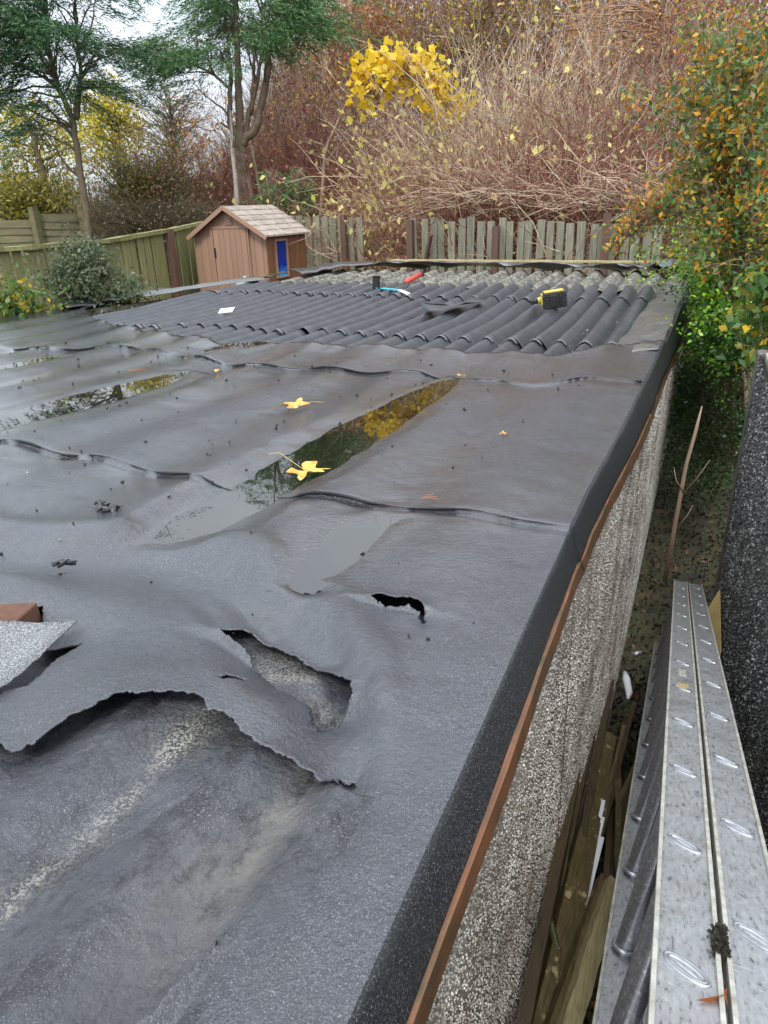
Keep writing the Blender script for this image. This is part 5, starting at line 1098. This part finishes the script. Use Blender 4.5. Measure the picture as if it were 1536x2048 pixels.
tree('arching_shrub', 'slender arching branch with orange and red leaf tips reaching left over the fence', 'shrub', [at(1545, 480, 5.6), at(1480, 400, 5.8), at(1400, 385, 6.0), at(1320, 430, 6.1), at(1262, 470, 6.2), at(1215, 500, 6.3)], .010, TWIG,
     [(at(1230, 490, 6.25), (.08, .08, .05)), (at(1270, 465, 6.2), (.10, .10, .06)), (at(1310, 430, 6.1), (.12, .12, .07)), (at(1350, 410, 6.1), (.16, .15, .09)), (at(1400, 380, 6.0), (.2, .2, .12)), (at(1260, 410, 6.3), (.10, .1, .03)), (at(1300, 355, 6.3), (.14, .1, .04))], leafmat('arch_leaves', [(.10, .20, .08), (.18, .28, .10), (.66, .34, .08), (.72, .42, .10), (.60, .16, .10), (.14, .24, .10), (.70, .52, .14)]), .050, 900, 60, twigmat=TWIG, clump=.03, wr=.5, tw_r=.003, sub=4)
tree('privet_shrub', 'bright yellow green small leaved shrub beside the roof at the right', 'shrub', [at(1470, 900, 6.2), at(1460, 700, 6.2), at(1440, 560, 6.2)], .03, TWIG,
     [(at(1475, 520, 6.2), (.36, .6, .22)), (at(1500, 600, 5.8), (.30, .6, .28)), (at(1430, 620, 6.4), (.25, .5, .25)), (at(1400, 560, 6.6), (.10, .3, .06)), (at(1450, 485, 9.9), (.42, .4, .36)), (at(1480, 470, 8.5), (.42, .5, .35)), (at(1520, 500, 5.8), (.3, .4, .2))],
     L_PRV, .034, 36000, 220, twigmat=OLTWIG, clump=.05, wr=.6, tw_r=.003, sub=7)
tree('trailing_shrub', 'glossy deep green sprays hanging into the gap below the bright shrub', 'shrub', [at(1500, 950, 5.4), at(1490, 760, 5.5), at(1470, 640, 5.6)], .02, TWIG,
     [(at(1440, 690, 5.7), (.26, .4, .18)), (at(1440, 770, 5.5), (.16, .3, .12)), (at(1400, 740, 6.0), (.12, .3, .12)), (at(1480, 680, 5.4), (.12, .3, .20)), (at(1465, 850, 5.4), (.05, .3, .22)), (at(1430, 600, 6.4), (.25, .4, .2)), (at(1400, 830, 7.4), (.25, .5, .35)), (at(1380, 760, 8.6), (.4, .6, .5)), (at(1385, 700, 7.8), (.35, .6, .4)), (at(1420, 900, 6.8), (.2, .5, .4))],
     L_PRVD, .030, 26000, 170, twigmat=OLTWIG, clump=.035, wr=.6, tw_r=.0025, sub=7)
t, _ = tree('broad_leaf_shrub', 'shrub with larger pale green leaves leaning over the dark wall corner', 'shrub', [at(1530, 900, 4.9), at(1540, 720, 4.9), at(1540, 620, 4.9)], .015, TWIG,
     [(at(1515, 640, 4.8), (.16, .2, .13)), (at(1480, 560, 5.0), (.10, .2, .08)), (at(1540, 560, 4.8), (.15, .2, .2)), (at(1510, 690, 4.7), (.08, .1, .03))], L_CHK, .075, 420, 30, twigmat=OLTWIG, clump=.03, wr=.55, tw_r=.003)
# bushes in front of the left fence
tree('grey_green_bush', 'grey green small leaved bush in front of the left board fence', 'bush', [at(185, 700, 8.6), at(180, 600, 8.6), at(175, 560, 8.6)], .03, POST,
     [(at(160, 560, 8.4), (.42, .4, .22)), (at(220, 580, 8.5), (.38, .4, .18)), (at(150, 500, 8.6), (.28, .3, .20)), (at(195, 520, 8.6), (.26, .3, .20)), (at(120, 580, 8.3), (.24, .3, .2)), (at(250, 600, 8.6), (.2, .3, .10)), (at(150, 455, 8.7), (.08, .1, .14))], L_GREY, .050, 9500, 130, twigmat=OLTWIG, clump=.06, wr=.5, tw_r=.004, sub=6)
tree('orange_tinged_bush', 'low green bush with orange leaf tips at the left edge', 'bush', [at(30, 740, 8.0), at(30, 660, 8.0)], .02, OLTWIG, [(at(20, 600, 8.0), (.40, .3, .22)), (at(70, 610, 8.0), (.22, .3, .14)), (at(0, 640, 8), (.4, .3, .2))], L_CHK, .07, 2200, 60, clump=.06, wr=.55, tw_r=.004)
# small conifer seedlings behind the shed
for (px_, py_, lab) in ((545, 375, 'young green conifer just behind the shed ridge'), (600, 370, 'feathery young conifer right of the shed roof')):
    conifer('young_conifer', lab, [at(px_, py_+140, 14), at(px_, py_, 14), at(px_, py_-30, 14)], .02, TWIG, [(at(px_, py_, 14), (.18, .18, .40))], 60, G_LT, per=30, spread=.15, group='young conifers')
